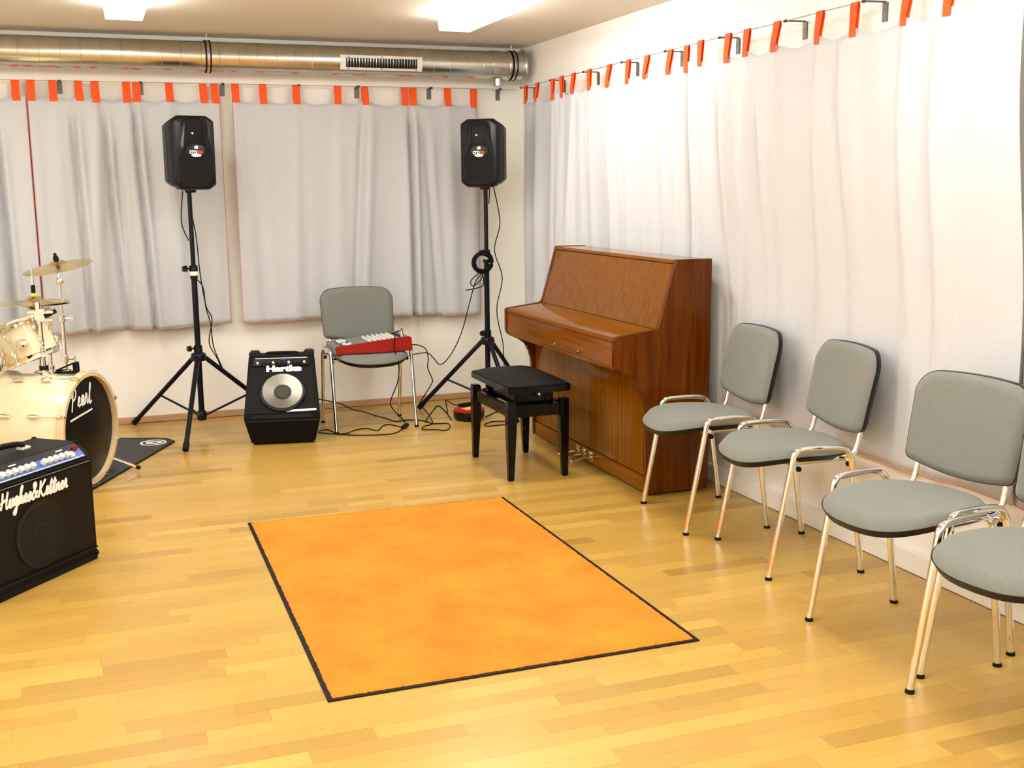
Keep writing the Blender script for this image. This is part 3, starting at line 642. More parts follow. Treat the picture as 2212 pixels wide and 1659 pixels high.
# ================================================================ BASS AMPLIFIER
ba = thing('bass_amplifier', 'black wedge-shaped bass amplifier with a silver cone standing on the floor by the chair', 'amplifier', (-1.853, -0.985, 0), math.atan2(-0.981, -0.197))
BL, BT_ = V(0.043, 0, 0.168), V(-0.225, 0, 0.488)          # lip and top of the slanted baffle
def amp_ring(x, z, w): return [V(x, -w, z), V(x, w, z)]
pr_ = [(-0.36, 0.004, 0.172), (-0.01, 0.004, 0.180), (0.045, 0.155, 0.219), (0.038, 0.174, 0.219), (-0.220, 0.482, 0.191), (-0.235, 0.492, 0.190), (-0.36, 0.492, 0.185)]
vs = []; n = len(pr_)
for s in (-1, 1): vs += [V(x, s * w_, z) for x, z, w_ in pr_]
fs = [tuple(range(n)), tuple(range(n, 2 * n))[::-1]] + [(i, i + n, (i + 1) % n + n, (i + 1) % n) for i in range(n)]
obj('cabinet', MB().add(vs, fs), M['vinyl'], ba, bevel=0.010)
for s in (-1, 1): obj('top_corner', MB().prism([(-0.225, 0.480), (-0.238, 0.510), (-0.35, 0.510), (-0.355, 0.48)], s * 0.190, s * 0.128, 'y'), M['vinyl'], ba, bevel=0.008)
bu = (BT_ - BL).normalized(); bn = V(bu.z, 0, -bu.x)
def BP(y, t, o=0.0): return BL + bu * (t * (BT_ - BL).length) + V(0, y, 0) + bn * o
obj('control_panel', MB().add([BP(-0.165, 0.83, 0.001), BP(0.165, 0.83, 0.001), BP(0.158, 0.965, 0.001), BP(-0.158, 0.965, 0.001), BP(-0.165, 0.83, 0.010), BP(0.165, 0.83, 0.010), BP(0.158, 0.965, 0.010), BP(-0.158, 0.965, 0.010)], [(0, 3, 2, 1), (4, 5, 6, 7), (0, 1, 5, 4), (1, 2, 6, 5), (2, 3, 7, 6), (3, 0, 4, 7)]), M['black'], ba, bevel=0.001)
obj('panel_stripe', MB().tube([BP(-0.15, 0.945, 0.011), BP(0.148, 0.945, 0.011)], 0.0028, 6), M['tape'], ba)
obj('panel_lamp', MB().tube([BP(-0.005, 0.93, 0.011), BP(0.03, 0.93, 0.011)], 0.006, 6), M['blue'], ba)
for k in range(13):
    y = -0.138 + k * 0.0225
    obj('knob', MB().lathe([(0.0075, 0), (0.0065, 0.012), (0, 0.013)], o=BP(y, 0.865, 0.010), d=bn, seg=12), M['satin'] if k % 4 else M['tape'], ba)
obj('speaker_grille', MB().add([BP(a, b, o) for o in (0.0, 0.007) for a, b in ((-0.190, 0.06), (0.190, 0.06), (0.178, 0.80), (-0.178, 0.80))], [(0, 3, 2, 1), (4, 5, 6, 7), (0, 1, 5, 4), (1, 2, 6, 5), (2, 3, 7, 6), (3, 0, 4, 7)]), M['grille'], ba, bevel=0.002)
cc = BP(0.004, 0.395)
obj('speaker_surround', MB().lathe([(0.134, 0.006), (0.132, 0.016), (0.126, 0.021), (0.119, 0.022), (0.114, 0.019)], o=cc, d=bn, seg=48, cap=False), M['black'], ba)
cn = obj('speaker_cone', MB().lathe([(0.115, 0.0215), (0.052, 0.0082), (0.05, 0.0078)], o=cc, d=bn, seg=48, cap=False), M['alu'], ba)
obj('dust_cap', MB().lathe([(0.05, 0.0085), (0.045, 0.014), (0.025, 0.019), (0, 0.021)], o=cc, d=bn, seg=32), M['dust'], cn)
text('maker_lettering', 'Hartke', 0.052, ba, face_m(BP(0.012, 0.770, 0.0095), (0, 1, 0), bu), M['white'], 0.0035, ext=0.0015, width=0.205)
pl = obj('name_strip', MB().add([BP(a, b, o) for o in (0.007, 0.010) for a, b in ((0.025, 0.075), (0.195, 0.085), (0.195, 0.115), (0.025, 0.110))], [(0, 3, 2, 1), (4, 5, 6, 7), (0, 1, 5, 4), (1, 2, 6, 5), (2, 3, 7, 6), (3, 0, 4, 7)]), M['tape'], ba)
for s in (-1, 1): obj('corner_guard', MB().box(BP(s * 0.192, 0.03, -0.004), (0.03, 0.045, 0.035)), M['rubber'], ba, bevel=0.008)
obj('carry_handle', MB().tube(smooth_path([(-0.295, -0.09, 0.488), (-0.295, -0.075, 0.498), (-0.295, 0.075, 0.498), (-0.295, 0.09, 0.488)], 4), 0.008, 8), M['rubber'], ba)

# ================================================================ GUITAR AMPLIFIER
ga_ = thing('guitar_amplifier', 'black guitar amplifier with white script lettering and blue control panel by the bass drum', 'amplifier', (-3.0585, -2.9745, 0), math.atan2(-0.639, 0.769))
YL, YR = -0.335, 0.27
prof = [(-0.276, 0.016), (-0.004, 0.016), (0.0, 0.06), (0.0, 0.424), (-0.058, 0.480), (-0.276, 0.480)]
obj('cabinet', MB().prism(prof, YL, YR, 'y'), M['vinyl'], ga_, bevel=0.007)
obj('plinth', MB().box((-0.135, (YL + YR) / 2, 0.014), (0.272, YR - YL - 0.006, 0.028)), M['rubber'], ga_, bevel=0.004)
obj('bottom_trim', MB().tube([(0.001, YL + 0.01, 0.052), (0.001, YR - 0.006, 0.052)], 0.0045, 8), M['satin'], ga_)
gf = obj('speaker_cloth', MB().box((0.001, (YL + YR) / 2, 0.235), (0.006, YR - YL - 0.05, 0.335)), M['grille'], ga_, bevel=0.002)
obj('cloth_piping', MB().tube([(0.004, YL + 0.02, 0.408), (0.004, YR - 0.02, 0.408)], 0.002, 6), M['steel'], ga_)
gy = -0.035
obj('speaker_ring', MB().lathe([(0.132, 0.0), (0.130, 0.006), (0.118, 0.006), (0.112, 0.003)], o=(0.002, gy, 0.195), d=(1, 0, 0), seg=48, cap=False), M['black'], ga_)
obj('speaker_cone', MB().lathe([(0.112, 0.0045), (0.040, 0.0035), (0.036, 0.007), (0, 0.009)], o=(0.001, gy, 0.195), d=(1, 0, 0), seg=40, cap=False), M['darkcone'], ga_)
script_text('maker_lettering', 'Hughes&Kettner', 0.060, 0.345, ga_, face_m((0.0055, -0.055, 0.335), (0, 1, 0), (0, 0, 1)), M['white'], 0.0052)
gu = V(-0.058, 0, 0.056).normalized(); gn = V(0.056, 0, 0.058).normalized()
def GP(y, t, o=0.0): return V(0.0, y, 0.424) + gu * (t * 0.0806) + gn * o
def gplate(a, b, c, d, o0, o1): return MB().add([GP(y, t, o) for o in (o0, o1) for y, t in ((a, c), (b, c), (b, d), (a, d))], [(0, 3, 2, 1), (4, 5, 6, 7), (0, 1, 5, 4), (1, 2, 6, 5), (2, 3, 7, 6), (3, 0, 4, 7)])
cp = obj('control_panel', gplate(YL + 0.03, YR - 0.03, 0.08, 0.60, -0.001, 0.003), M['blue'], ga_)
obj('upper_panel', gplate(YL + 0.03, YR - 0.03, 0.60, 0.95, -0.001, 0.0035), M['black'], ga_)
obj('panel_line', MB().tube([GP(YL + 0.035, 0.12, 0.004), GP(YR - 0.04, 0.12, 0.004)], 0.002, 6), M['white'], cp)
for k in range(15):
    y = YL + 0.06 + k * 0.0305
    if k in (9,): continue
    kb = obj('knob', MB().lathe([(0.0125, 0), (0.0115, 0.016), (0.004, 0.018), (0, 0.018)], o=GP(y, 0.40, 0.003), d=gn, seg=16), M['knobw'], cp)
    if k % 4 == 1: obj('print_line', gplate(y, y + 0.035, 0.74, 0.80, 0.0035, 0.0045), M['white'], ga_)
obj('power_switch', MB().box(GP(YR - 0.055, 0.62, 0.008), (0.012, 0.020, 0.018)), M['red'], cp, bevel=0.002)
obj('jack_socket', MB().lathe([(0.013, 0), (0.012, 0.008), (0.005, 0.008), (0.005, 0.002)], o=GP(YR - 0.09, 0.35, 0.003), d=gn, seg=16), M['knobw'], cp)
hd = smooth_path([(-0.165, -0.145, 0.484), (-0.165, -0.13, 0.503), (-0.165, -0.03, 0.512), (-0.165, 0.07, 0.503), (-0.165, 0.085, 0.484)], 5)
obj('carry_handle', MB().tube(hd, 0.011, 10).xf(Matrix.Identity(4)), M['rubber'], ga_)
for y in (-0.15, 0.09): obj('handle_mount', MB().box((-0.165, y, 0.485), (0.035, 0.045, 0.010)), M['knobw'], ga_, bevel=0.003)
for x in (-0.268, -0.060): obj('corner_guard', MB().box((x, YR - 0.010, 0.470), (0.03, 0.028, 0.028)), M['rubber'], ga_, bevel=0.008)
for x in (-0.262, -0.008): obj('corner_guard', MB().box((x, YR - 0.010, 0.026), (0.03, 0.028, 0.028)), M['rubber'], ga_, bevel=0.008)

# ================================================================ MIXER ON THE CHAIR
mx = thing('mixing_desk', 'small red audio mixing desk with rows of pale knobs on the chair seat', 'mixer', (-1.255, -0.80, 0.476))
ML, MD = 0.236, 0.30
def mz(x): return 0.045 + (x + ML) / (2 * ML) * 0.042
for y0, y1 in ((0.0, 0.022), (MD - 0.022, MD)):
    obj('side_cheek', MB().prism([(-ML, 0.004), (-ML, mz(-ML)), (-ML + 0.01, mz(-ML) + 0.004), (ML - 0.015, mz(ML) + 0.004), (ML, mz(ML) - 0.004), (ML + 0.006, 0.004), (ML * 0.2, 0.0)], y0, y1, 'y'), M['red'] if y0 == 0 else M['panelgrey'], mx, bevel=0.003)
obj('chassis', MB().prism([(-ML + 0.004, 0.0), (-ML + 0.004, mz(-ML) - 0.003), (ML - 0.004, mz(ML) - 0.003), (ML - 0.002, 0.0)], 0.0222, MD - 0.0222, 'y'), M['panelgrey'], mx)
mup = V(2 * ML, 0, 0.042).normalized(); mn = V(-mup.z, 0, mup.x)
def MP(x, y): return V(x, y, mz(x) - 0.003)
for i in range(11):
    yy = 0.040 + i * 0.0222
    for xx in (-0.03, 0.0, 0.03, 0.06, 0.09, 0.12):
        obj('knob', MB().lathe([(0.0065, 0), (0.0055, 0.013), (0, 0.014)], o=MP(xx + 0.02, yy), d=mn, seg=8), M['knobw'] if (i + int(xx * 100)) % 7 else M['tape'], mx)
    fc = MB().box(MP(-0.155 + 0.02 * math.sin(i * 1.9), yy) + mn * 0.007, (0.020, 0.010, 0.013))
    obj('fader', fc, M['bluefad'] if i in (3, 4) else M['knobw'], mx, bevel=0.002)
    obj('fader_slot', MB().box(MP(-0.155, yy) + mn * 0.0003, (0.09, 0.002, 0.0012)), M['black'], mx)
    if i % 2 == 0: obj('socket', MB().lathe([(0.011, 0), (0.010, 0.006), (0.006, 0.006), (0.006, 0.001)], o=MP(0.185, yy), d=mn, seg=14), M['black'], mx)
obj('pilot_light', MB().lathe([(0.004, 0), (0, 0.004)], o=MP(-0.10, 0.05), d=mn, seg=8), M['red'], mx)
for k, (xx, yy) in enumerate(((0.185, 0.04), (0.20, 0.085))):
    obj('jack_plug', MB().tube([MP(xx, yy), MP(xx, yy) + mn * 0.05], [0.0075, 0.006], 10), M['knobw'] if k == 0 else M['black'], mx)

# ================================================================ CABLE REEL
rl = thing('cable_reel', 'small black cable reel with a red lid and yellow sticker on the floor', 'cable reel', (-0.632, -0.722, 0), math.radians(20))
obj('drum_case', MB().lathe([(0.080, 0.002), (0.094, 0.012), (0.100, 0.030), (0.100, 0.056), (0.097, 0.060)], seg=36), M['black'], rl)
obj('lid', MB().lathe([(0.100, 0.058), (0.101, 0.066), (0.090, 0.076), (0.060, 0.080), (0, 0.081)], seg=36), M['red'], rl)
obj('sticker', MB().box((-0.012, -0.035, 0.0800), (0.105, 0.062, 0.005), Matrix.Rotation(-0.02, 3, 'Y')), M['yellow'], rl)
obj('vent_panel', MB().box((-0.035, -0.093, 0.028), (0.075, 0.016, 0.028), Matrix.Rotation(math.radians(-18), 3, 'Z')), M['satin'], rl, bevel=0.003)
obj('plug', MB().tube([(-0.05, 0.045, 0.092), (0.0, 0.035, 0.092), (0.035, 0.03, 0.092)], [0.009, 0.013, 0.013], 10), M['rubber'], rl)

# ================================================================ CABLES
def cable(name, label, pts, r=0.0034, n=6, plug=None, cat='cable'):
    P = [Vector(p) for p in pts]; o = P[0].copy()
    t = thing(name, label, cat, o)
    obj('lead', MB().tube(smooth_path([p - o for p in P], n), r, 7), M['rubber'], t)
    if plug:
        a, b = Vector(plug[0]) - o, Vector(plug[1]) - o
        obj('plug', MB().tube([a, (a + b) / 2, b], [0.010, 0.015, 0.012], 10), M['rubber'], t)
    return t
cable('cable', 'thin black cable crossing the floor under the mixer chair to the cable reel', [(-1.604, -0.780, 0.214), (-1.485, -0.700, 0.171), (-1.424, -0.640, 0.140), (-1.355, -0.580, 0.095), (-1.260, -0.500, 0.057), (-1.166, -0.378, 0.004), (-1.118, -0.504, 0.004), (-1.087, -0.614, 0.004), (-1.017, -0.599, 0.004), (-0.952, -0.627, 0.004), (-0.912, -0.695, 0.004), (-0.889, -0.772, 0.004), (-0.848, -0.790, 0.004)])
cable('cable', 'wavy black cable on the floor ending in a plug by the chair legs', [(-1.599, -0.713, 0.004), (-1.534, -0.693, 0.004), (-1.506, -0.830, 0.004), (-1.447, -0.840, 0.004), (-1.382, -0.773, 0.004), (-1.309, -0.757, 0.004), (-1.261, -0.841, 0.004), (-1.199, -0.723, 0.004), (-1.147, -0.696, 0.004), (-1.096, -0.816, 0.004)], plug=((-1.110, -0.860, 0.014), (-1.058, -0.792, 0.014)))
cable('cable', 'black cable lying in a long arc on the floor in front of the mixer chair', [(-1.608, -0.756, 0.004), (-1.520, -0.839, 0.004), (-1.399, -0.927, 0.004), (-1.249, -0.969, 0.004), (-1.167, -0.943, 0.004), (-1.090, -0.818, 0.004)])
cable('cable', 'black cable hanging from the mixer top over the chair front to the floor', [(-1.075, -0.760, 0.600), (-1.128, -0.830, 0.598), (-1.134, -0.830, 0.552), (-1.138, -0.830, 0.503), (-1.131, -0.830, 0.466), (-1.112, -0.830, 0.378), (-1.105, -0.760, 0.279), (-1.127, -0.700, 0.182), (-1.127, -0.660, 0.118), (-1.069, -0.600, 0.044), (-1.033, -0.610, 0.004), (-1.069, -0.778, 0.004)])
cable('cable', 'black cable from the mixer side tangled on the floor before the reel', [(-0.970, -0.620, 0.489), (-0.925, -0.620, 0.482), (-0.880, -0.620, 0.455), (-0.865, -0.620, 0.396), (-0.869, -0.620, 0.332), (-0.841, -0.620, 0.258), (-0.813, -0.500, 0.205), (-0.876, -0.440, 0.075), (-0.869, -0.440, 0.060), (-0.832, -0.486, 0.004), (-0.874, -0.714, 0.004), (-0.902, -0.792, 0.004), (-0.952, -0.824, 0.004), (-0.989, -0.879, 0.004), (-0.992, -0.926, 0.004), (-0.921, -0.956, 0.004), (-0.879, -0.998, 0.004), (-0.834, -0.945, 0.004), (-0.806, -0.869, 0.004), (-0.804, -0.802, 0.004), (-0.837, -0.793, 0.004), (-0.887, -0.781, 0.004), (-0.905, -0.710, 0.004), (-0.882, -0.617, 0.004), (-0.839, -0.522, 0.004), (-0.769, -0.374, 0.004), (-0.708, -0.246, 0.004), (-0.683, -0.242, 0.004), (-0.689, -0.347, 0.004), (-0.710, -0.499, 0.004), (-0.748, -0.721, 0.004)])
cable('cable', 'thin black cable swinging from the mixer chair up to the coil on the stand', [(-0.974, -0.600, 0.418), (-0.952, -0.560, 0.415), (-0.859, -0.560, 0.422), (-0.817, -0.560, 0.391), (-0.775, -0.560, 0.342), (-0.731, -0.560, 0.360), (-0.669, -0.560, 0.440), (-0.615, -0.560, 0.554), (-0.578, -0.560, 0.677), (-0.523, -0.560, 0.856), (-0.479, -0.560, 0.913)])
cable('cable', 'black cable hanging from the loudspeaker by the piano down to the floor', [(-0.351, -0.450, 1.468), (-0.309, -0.450, 1.236), (-0.349, -0.450, 1.056), (-0.297, -0.450, 0.873), (-0.338, -0.450, 0.661), (-0.298, -0.450, 0.442), (-0.293, -0.450, 0.333), (-0.285, -0.455, 0.120), (-0.280, -0.470, 0.020), (-0.240, -0.500, 0.004)])
cable('cable', 'short black cable under the loudspeaker by the piano', [(-0.376, -0.450, 1.468), (-0.384, -0.450, 1.356)])
cable('cable', 'short black cable hanging behind the pole of the stand by the drums', [(-2.291, -0.420, 1.457), (-2.309, -0.420, 1.273), (-2.273, -0.420, 1.163)])
cable('cable', 'black cable hanging along the stand pole by the drums to the bass amplifier', [(-2.242, -0.400, 1.299), (-2.226, -0.400, 1.161), (-2.217, -0.400, 0.967), (-2.193, -0.400, 0.770), (-2.162, -0.400, 0.684), (-2.186, -0.400, 0.543), (-2.142, -0.400, 0.440), (-2.110, -0.400, 0.366), (-2.010, -0.400, 0.284)])
cable('cable', 'thin black cable twisting below the collar of the stand by the drums', [(-2.245, -0.385, 0.939), (-2.204, -0.385, 0.881), (-2.192, -0.385, 0.754), (-2.170, -0.385, 0.654), (-2.159, -0.385, 0.511), (-2.108, -0.385, 0.364)])
cable('cable', 'upright bent black cable end rising beside the cable reel', [(-0.701, -0.483, 0.004), (-0.719, -0.520, 0.063), (-0.722, -0.520, 0.097), (-0.703, -0.600, 0.083), (-0.691, -0.680, 0.089)])
cable('cable', 'black cable leaving the cable reel towards the piano', [(-0.512, -0.700, 0.004), (-0.408, -0.589, 0.004), (-0.340, -0.558, 0.004), (-0.297, -0.597, 0.004), (-0.302, -0.732, 0.004)])
cable('cable', 'narrow loop of black cable on the floor behind the piano stool leg', [(-0.383, -0.886, 0.004), (-0.450, -0.880, 0.004), (-0.518, -0.865, 0.004), (-0.567, -0.890, 0.004), (-0.599, -0.930, 0.004), (-0.597, -0.985, 0.004), (-0.523, -0.980, 0.004), (-0.419, -0.980, 0.004)])
# coil of cable hung on the stand
ck = thing('coiled_cable', 'coil of black cable hung on the loudspeaker stand by the piano', 'cable', (-0.466, -0.552, 0.985))
rr = random.Random(9); pts = []
for k in range(9 * 20):
    a = 2 * PI * k / 20; lp_ = k // 20; rad = 0.060 + 0.010 * math.sin(lp_ * 2.3) + 0.003 * math.sin(a * 2 + lp_)
    pts.append(V(rad * math.cos(a), -0.004 * lp_ + 0.018 + 0.004 * math.sin(a * 3 + lp_), rad * math.sin(a)))
obj('coil', MB().tube(pts, 0.0042, 7), M['rubber'], ck)
o_ = V(-0.466, -0.552, 0.985)
obj('loose_end', MB().tube(smooth_path([V(*p) - o_ for p in [(-0.477, -0.555, 0.930), (-0.547, -0.555, 0.874), (-0.539, -0.555, 0.836), (-0.486, -0.555, 0.871), (-0.468, -0.555, 0.915)]], 6), 0.0034, 7), M['rubber'], ck)
obj('loose_end', MB().tube(smooth_path([V(*p) - o_ for p in [(-0.468, -0.553, 0.915), (-0.462, -0.545, 0.84), (-0.522, -0.555, 0.819), (-0.587, -0.555, 0.811)]], 6), 0.0036, 7), M['rubber'], ck)

# ================================================================ DRUM KIT
dm = thing('drum_mat', 'charcoal carpet drum mat with a round white emblem under the bass drum', 'mat', (-3.0, -1.2, 0))
mo = V(-3.0, -1.2, 0)
mc = [V(-2.443, -0.669, 0), V(-2.470, -0.590, 0), V(-2.54, -0.545, 0), V(-3.35, -0.20, 0), V(-3.95, -1.55, 0), V(-2.99, -1.83, 0), V(-2.915, -1.665, 0)]
obj('carpet', MB().prism([(p.x - mo.x, p.y - mo.y) for p in mc], 0.001, 0.007, 'z'), M['drummat'], dm, bevel=0.002)
obj('edge_binding', MB().tube([p - mo + V(0, 0, 0.006) for p in mc], 0.007, 8, True).xf(Matrix.Diagonal((1, 1, 0.7, 1))), M['rubber'], dm)
e_ = obj('emblem', MB().lathe([(0.075, 0.0072), (0.075, 0.0085), (0.062, 0.0085), (0.062, 0.0072)], o=(0.44, 0.53, 0), seg=40, cap=False), M['white'], dm)
obj('emblem_mark', MB().lathe([(0.050, 0.0072), (0.050, 0.0085), (0.022, 0.0085), (0.022, 0.0072)], o=(0.445, 0.53, 0), seg=32, cap=False, ell=(1, 0.7)), M['white'], e_)
obj('emblem_mark', MB().box((0.43, 0.53, 0.0078), (0.012, 0.11, 0.0012), Matrix.Rotation(0.5, 3, 'Z')), M['white'], e_)

BN = V(0.888, -0.46, 0); BTn = V(0.46, 0.888, 0); BC = V(-2.886, -1.547, 0.2935)
bd = thing('bass_drum', 'cream lacquered bass drum with a black front head standing on the mat', 'drum', (BC.x, BC.y, 0.0))
def B3(p): return Vector(p) - V(BC.x, BC.y, 0)
c0_ = V(0, 0, BC.z); RD = 0.272
obj('shell', MB().lathe([(RD - 0.006, -0.03), (RD, -0.03), (RD, -0.42), (RD - 0.006, -0.42)], o=c0_, d=BN, seg=72, cap=False), M['cream'], bd)
for h in (0.0, -0.455):
    s_ = 1 if h == 0 else -1
    obj('hoop', MB().lathe([(RD - 0.010, h + s_ * 0.004), (RD + 0.010, h + s_ * 0.004), (RD + 0.013, h), (RD + 0.013, h - s_ * 0.034), (RD + 0.001, h - s_ * 0.036), (RD - 0.010, h - s_ * 0.034), (RD - 0.010, h + s_ * 0.004)], o=c0_, d=BN, seg=72, cap=False), M['hoop'], bd)
hd_ = obj('front_head', MB().lathe([(RD - 0.009, -0.022), (RD - 0.02, -0.016), (0.0, -0.014)], o=c0_, d=BN, seg=64), M['headblack'], bd)
obj('rear_head', MB().lathe([(RD - 0.009, -0.43), (0, -0.432)], o=c0_, d=BN, seg=64), M['headwhite'], bd)
lm = face_m(c0_ + BN * -0.0125 + BTn * -0.055 + V(0, 0, 0.125), BTn, (0, 0, 1))
script_text('maker_lettering', 'Pearl', 0.095, 0.20, hd_, lm, M['white'], 0.0055, slant=0.12)
obj('lettering_underline', MB().tube([(-0.12, -0.055, 0), (0.10, -0.035, 0)], 0.005, 6).xf(lm @ Matrix.Diagonal((1, 1, 0.35, 1))), M['white'], hd_)
for k in range(8):
    a = 2 * PI * (k + 0.5) / 8; u = BTn * math.cos(a) + V(0, 0, math.sin(a))
    lg = obj('lug', MB().tube([c0_ + u * (RD + 0.012) - BN * 0.12, c0_ + u * (RD + 0.017) - BN * 0.15, c0_ + u * (RD + 0.012) - BN * 0.18], [0.008, 0.014, 0.008], 10), M['chrome'], bd)
    obj('tension_rod', MB().tube([c0_ + u * (RD + 0.017) - BN * 0.125, c0_ + u * (RD + 0.017) + BN * 0.008], 0.0035, 8), M['chrome'], lg)
    obj('claw_hook', MB().tube([c0_ + u * (RD + 0.018) - BN * 0.048, c0_ + u * (RD + 0.020) - BN * 0.010, c0_ + u * (RD + 0.017) + BN * 0.006, c0_ + u * (RD + 0.002) + BN * 0.009], 0.007, 8), M['chrome'], lg)
    obj('lug', MB().tube([c0_ + u * (RD + 0.012) - BN * 0.27, c0_ + u * (RD + 0.017) - BN * 0.30, c0_ + u * (RD + 0.012) - BN * 0.33], [0.008, 0.014, 0.008], 10), M['chrome'], bd)
for s in (-1, 1):
    q0 = c0_ + BTn * s * 0.215 - V(0, 0, 0.175) - BN * 0.10; q1 = c0_ + BTn * s * 0.30 + BN * 0.10; q1 = V(q1.x, q1.y, 0.016)
    sp_ = obj('spur', MB().tube([q0, q0 + (q1 - q0) * 0.75, q1], [0.008, 0.008, 0.006], 10), M['chrome'], bd)
    obj('spur_tip', MB().tube([q1 - (q1 - q0).normalized() * 0.025, q1 - (q1 - q0).normalized() * 0.002], [0.011, 0.010], 10), M['rubber'], sp_)
    obj('spur_mount', MB().tube([q0 - (q1 - q0).normalized() * 0.02, q0 + (q1 - q0).normalized() * 0.02], 0.016, 10), M['chrome'], sp_)
pt = c0_ - BN * 0.225
obj('mount_plate', MB().box(pt + V(0, 0, RD + 0.008), (0.08, 0.06, 0.02), Matrix.Rotation(math.atan2(BN.y, BN.x), 3, 'Z')), M['chrome'], bd, bevel=0.004)
post = obj('tom_post', MB().tube([pt + V(0, 0, RD), pt + V(-0.005, 0, RD + 0.36)], 0.013, 14), M['chrome'], bd)
obj('memory_lock', MB().lathe([(0.013, 0), (0.022, 0.002), (0.022, 0.022), (0.013, 0.024)], o=pt + V(0, 0, RD + 0.02), seg=18), M['black'], post)
obj('damper_clip', MB().tube(smooth_path([c0_ + V(0, 0, RD + 0.012) - BN * 0.16, c0_ + V(0, 0, RD + 0.016) - BN * 0.12 + BTn * 0.0, c0_ + V(0, 0, RD + 0.018) - BN * 0.09], 3), 0.009, 8), M['chrome'], bd)

pd = thing('damper_pad', 'small black folded pad lying on top of the bass drum', 'pad', BC + V(0, 0, RD) - BN * 0.105 + V(0, 0, 0.006))
pu = BN; pv = BTn
obj('lower_flap', MB().add([pu * a + pv * b + V(0, 0, z) for z in (0.0, 0.008) for a, b in ((-0.06, -0.022), (0.05, -0.03), (0.05, 0.03), (-0.06, 0.022))], [(0, 3, 2, 1), (4, 5, 6, 7), (0, 1, 5, 4), (1, 2, 6, 5), (2, 3, 7, 6), (3, 0, 4, 7)]), M['vinyl'], pd, bevel=0.003)
obj('upper_flap', MB().add([pu * (a + (0 if z0 else 0)) + pv * b + V(0, 0, z0 + z) for z in (0.0, 0.007) for a, b, z0 in ((-0.055, -0.02, 0.009), (0.045, -0.028, 0.050), (0.045, 0.028, 0.050), (-0.055, 0.02, 0.009))], [(0, 3, 2, 1), (4, 5, 6, 7), (0, 1, 5, 4), (1, 2, 6, 5), (2, 3, 7, 6), (3, 0, 4, 7)]), M['vinyl'], pd, bevel=0.003)
obj('end_flap', MB().add([pu * (a + q) + pv * b + V(0, 0, z) for q in (0.0, 0.008) for a, b, z in ((0.046, -0.029, 0.004), (0.046, 0.029, 0.004), (0.044, 0.029, 0.056), (0.044, -0.029, 0.056))], [(0, 3, 2, 1), (4, 5, 6, 7), (0, 1, 5, 4), (1, 2, 6, 5), (2, 3, 7, 6), (3, 0, 4, 7)]), M['vinyl'], pd, bevel=0.003)

def tom(label, c, ax, r, d):
    c = V(*c); ax = Vector(ax).normalized()
    t = thing('tom_drum', label, 'drum', c - ax * d / 2, 0, None)
    o = V(0, 0, 0)
    obj('shell', MB().lathe([(r - 0.005, 0.01), (r, 0.01), (r, d - 0.01), (r - 0.005, d - 0.01)], o=o, d=ax, seg=56, cap=False), M['cream'], t)
    for h, s in ((0.0, -1), (d, 1)):
        obj('rim', MB().lathe([(r + 0.004, h - s * 0.022), (r + 0.011, h - s * 0.020), (r + 0.009, h - s * 0.012), (r + 0.009, h + s * 0.004), (r + 0.013, h + s * 0.008), (r + 0.008, h + s * 0.011), (r + 0.003, h + s * 0.004), (r + 0.003, h - s * 0.02)], o=o, d=ax, seg=56, cap=False), M['chrome'], t)
        obj('head', MB().lathe([(r, h + s * 0.0), (0, h + s * 0.001)], o=o, d=ax, seg=48), M['headwhite'], t)
    u0 = ax.orthogonal().normalized(); v0 = ax.cross(u0)
    for k in range(6):
        a = 2 * PI * k / 6 + 0.3; u = u0 * math.cos(a) + v0 * math.sin(a)
        for hh, s in ((d * 0.27, -1), (d * 0.73, 1)):
            lg = obj('lug', MB().tube([ax * (hh - 0.018) + u * (r + 0.006), ax * hh + u * (r + 0.013), ax * (hh + 0.018) + u * (r + 0.006)], [0.007, 0.012, 0.007], 8), M['chrome'], t)
            obj('tension_rod', MB().tube([ax * hh + u * (r + 0.014), ax * (d * (0 if s < 0 else 1) + s * 0.012) + u * (r + 0.014)], 0.003, 6), M['chrome'], lg)
            obj('rod_head', MB().lathe([(0.006, 0), (0.006, 0.010), (0, 0.012)], o=ax * (d * (0 if s < 0 else 1) - s * 0.006) + u * (r + 0.014), d=ax * s, seg=8), M['chrome'], lg)
    return t
t1 = tom('cream rack tom with chrome rims tilted above the bass drum', (-3.165, -1.33, 0.724), (-0.32, 0.10, 0.94), 0.128, 0.19)
br = obj('mount_bracket', MB().lathe([(0.030, 0), (0.032, 0.012), (0.026, 0.03), (0.014, 0.036), (0, 0.037)], o=V(-0.32, 0.10, 0.94).normalized() * 0.095 + V(-0.05, -0.99, 0.0).normalized() * 0.126, d=(-0.05, -0.99, 0), seg=20), M['chrome'], t1)
t2 = tom('larger cream rack tom cut off by the frame, above the bass drum', (-3.43, -1.64, 0.735), (-0.10, -0.06, 0.98), 0.162, 0.22)
ta = thing('tom_holder', 'chrome clamp and arms carrying the rack toms over the bass drum', 'drum hardware', (-3.085, -1.443, 0.86))
obj('clamp_block', MB().box((0, 0, 0), (0.05, 0.07, 0.06)), M['chrome'], ta, bevel=0.008)
obj('arm', MB().tube(smooth_path([(0, 0, 0.0), (0.03, 0.03, 0.03), (0.045, 0.06, 0.01), (0.03, 0.08, -0.08)], 5), 0.0095, 10), M['chrome'], ta)
obj('arm', MB().tube(smooth_path([(0, 0, 0.0), (-0.07, -0.03, -0.01), (-0.15, -0.06, -0.03), (-0.19, -0.09, -0.06)], 5), 0.0095, 10), M['chrome'], ta)
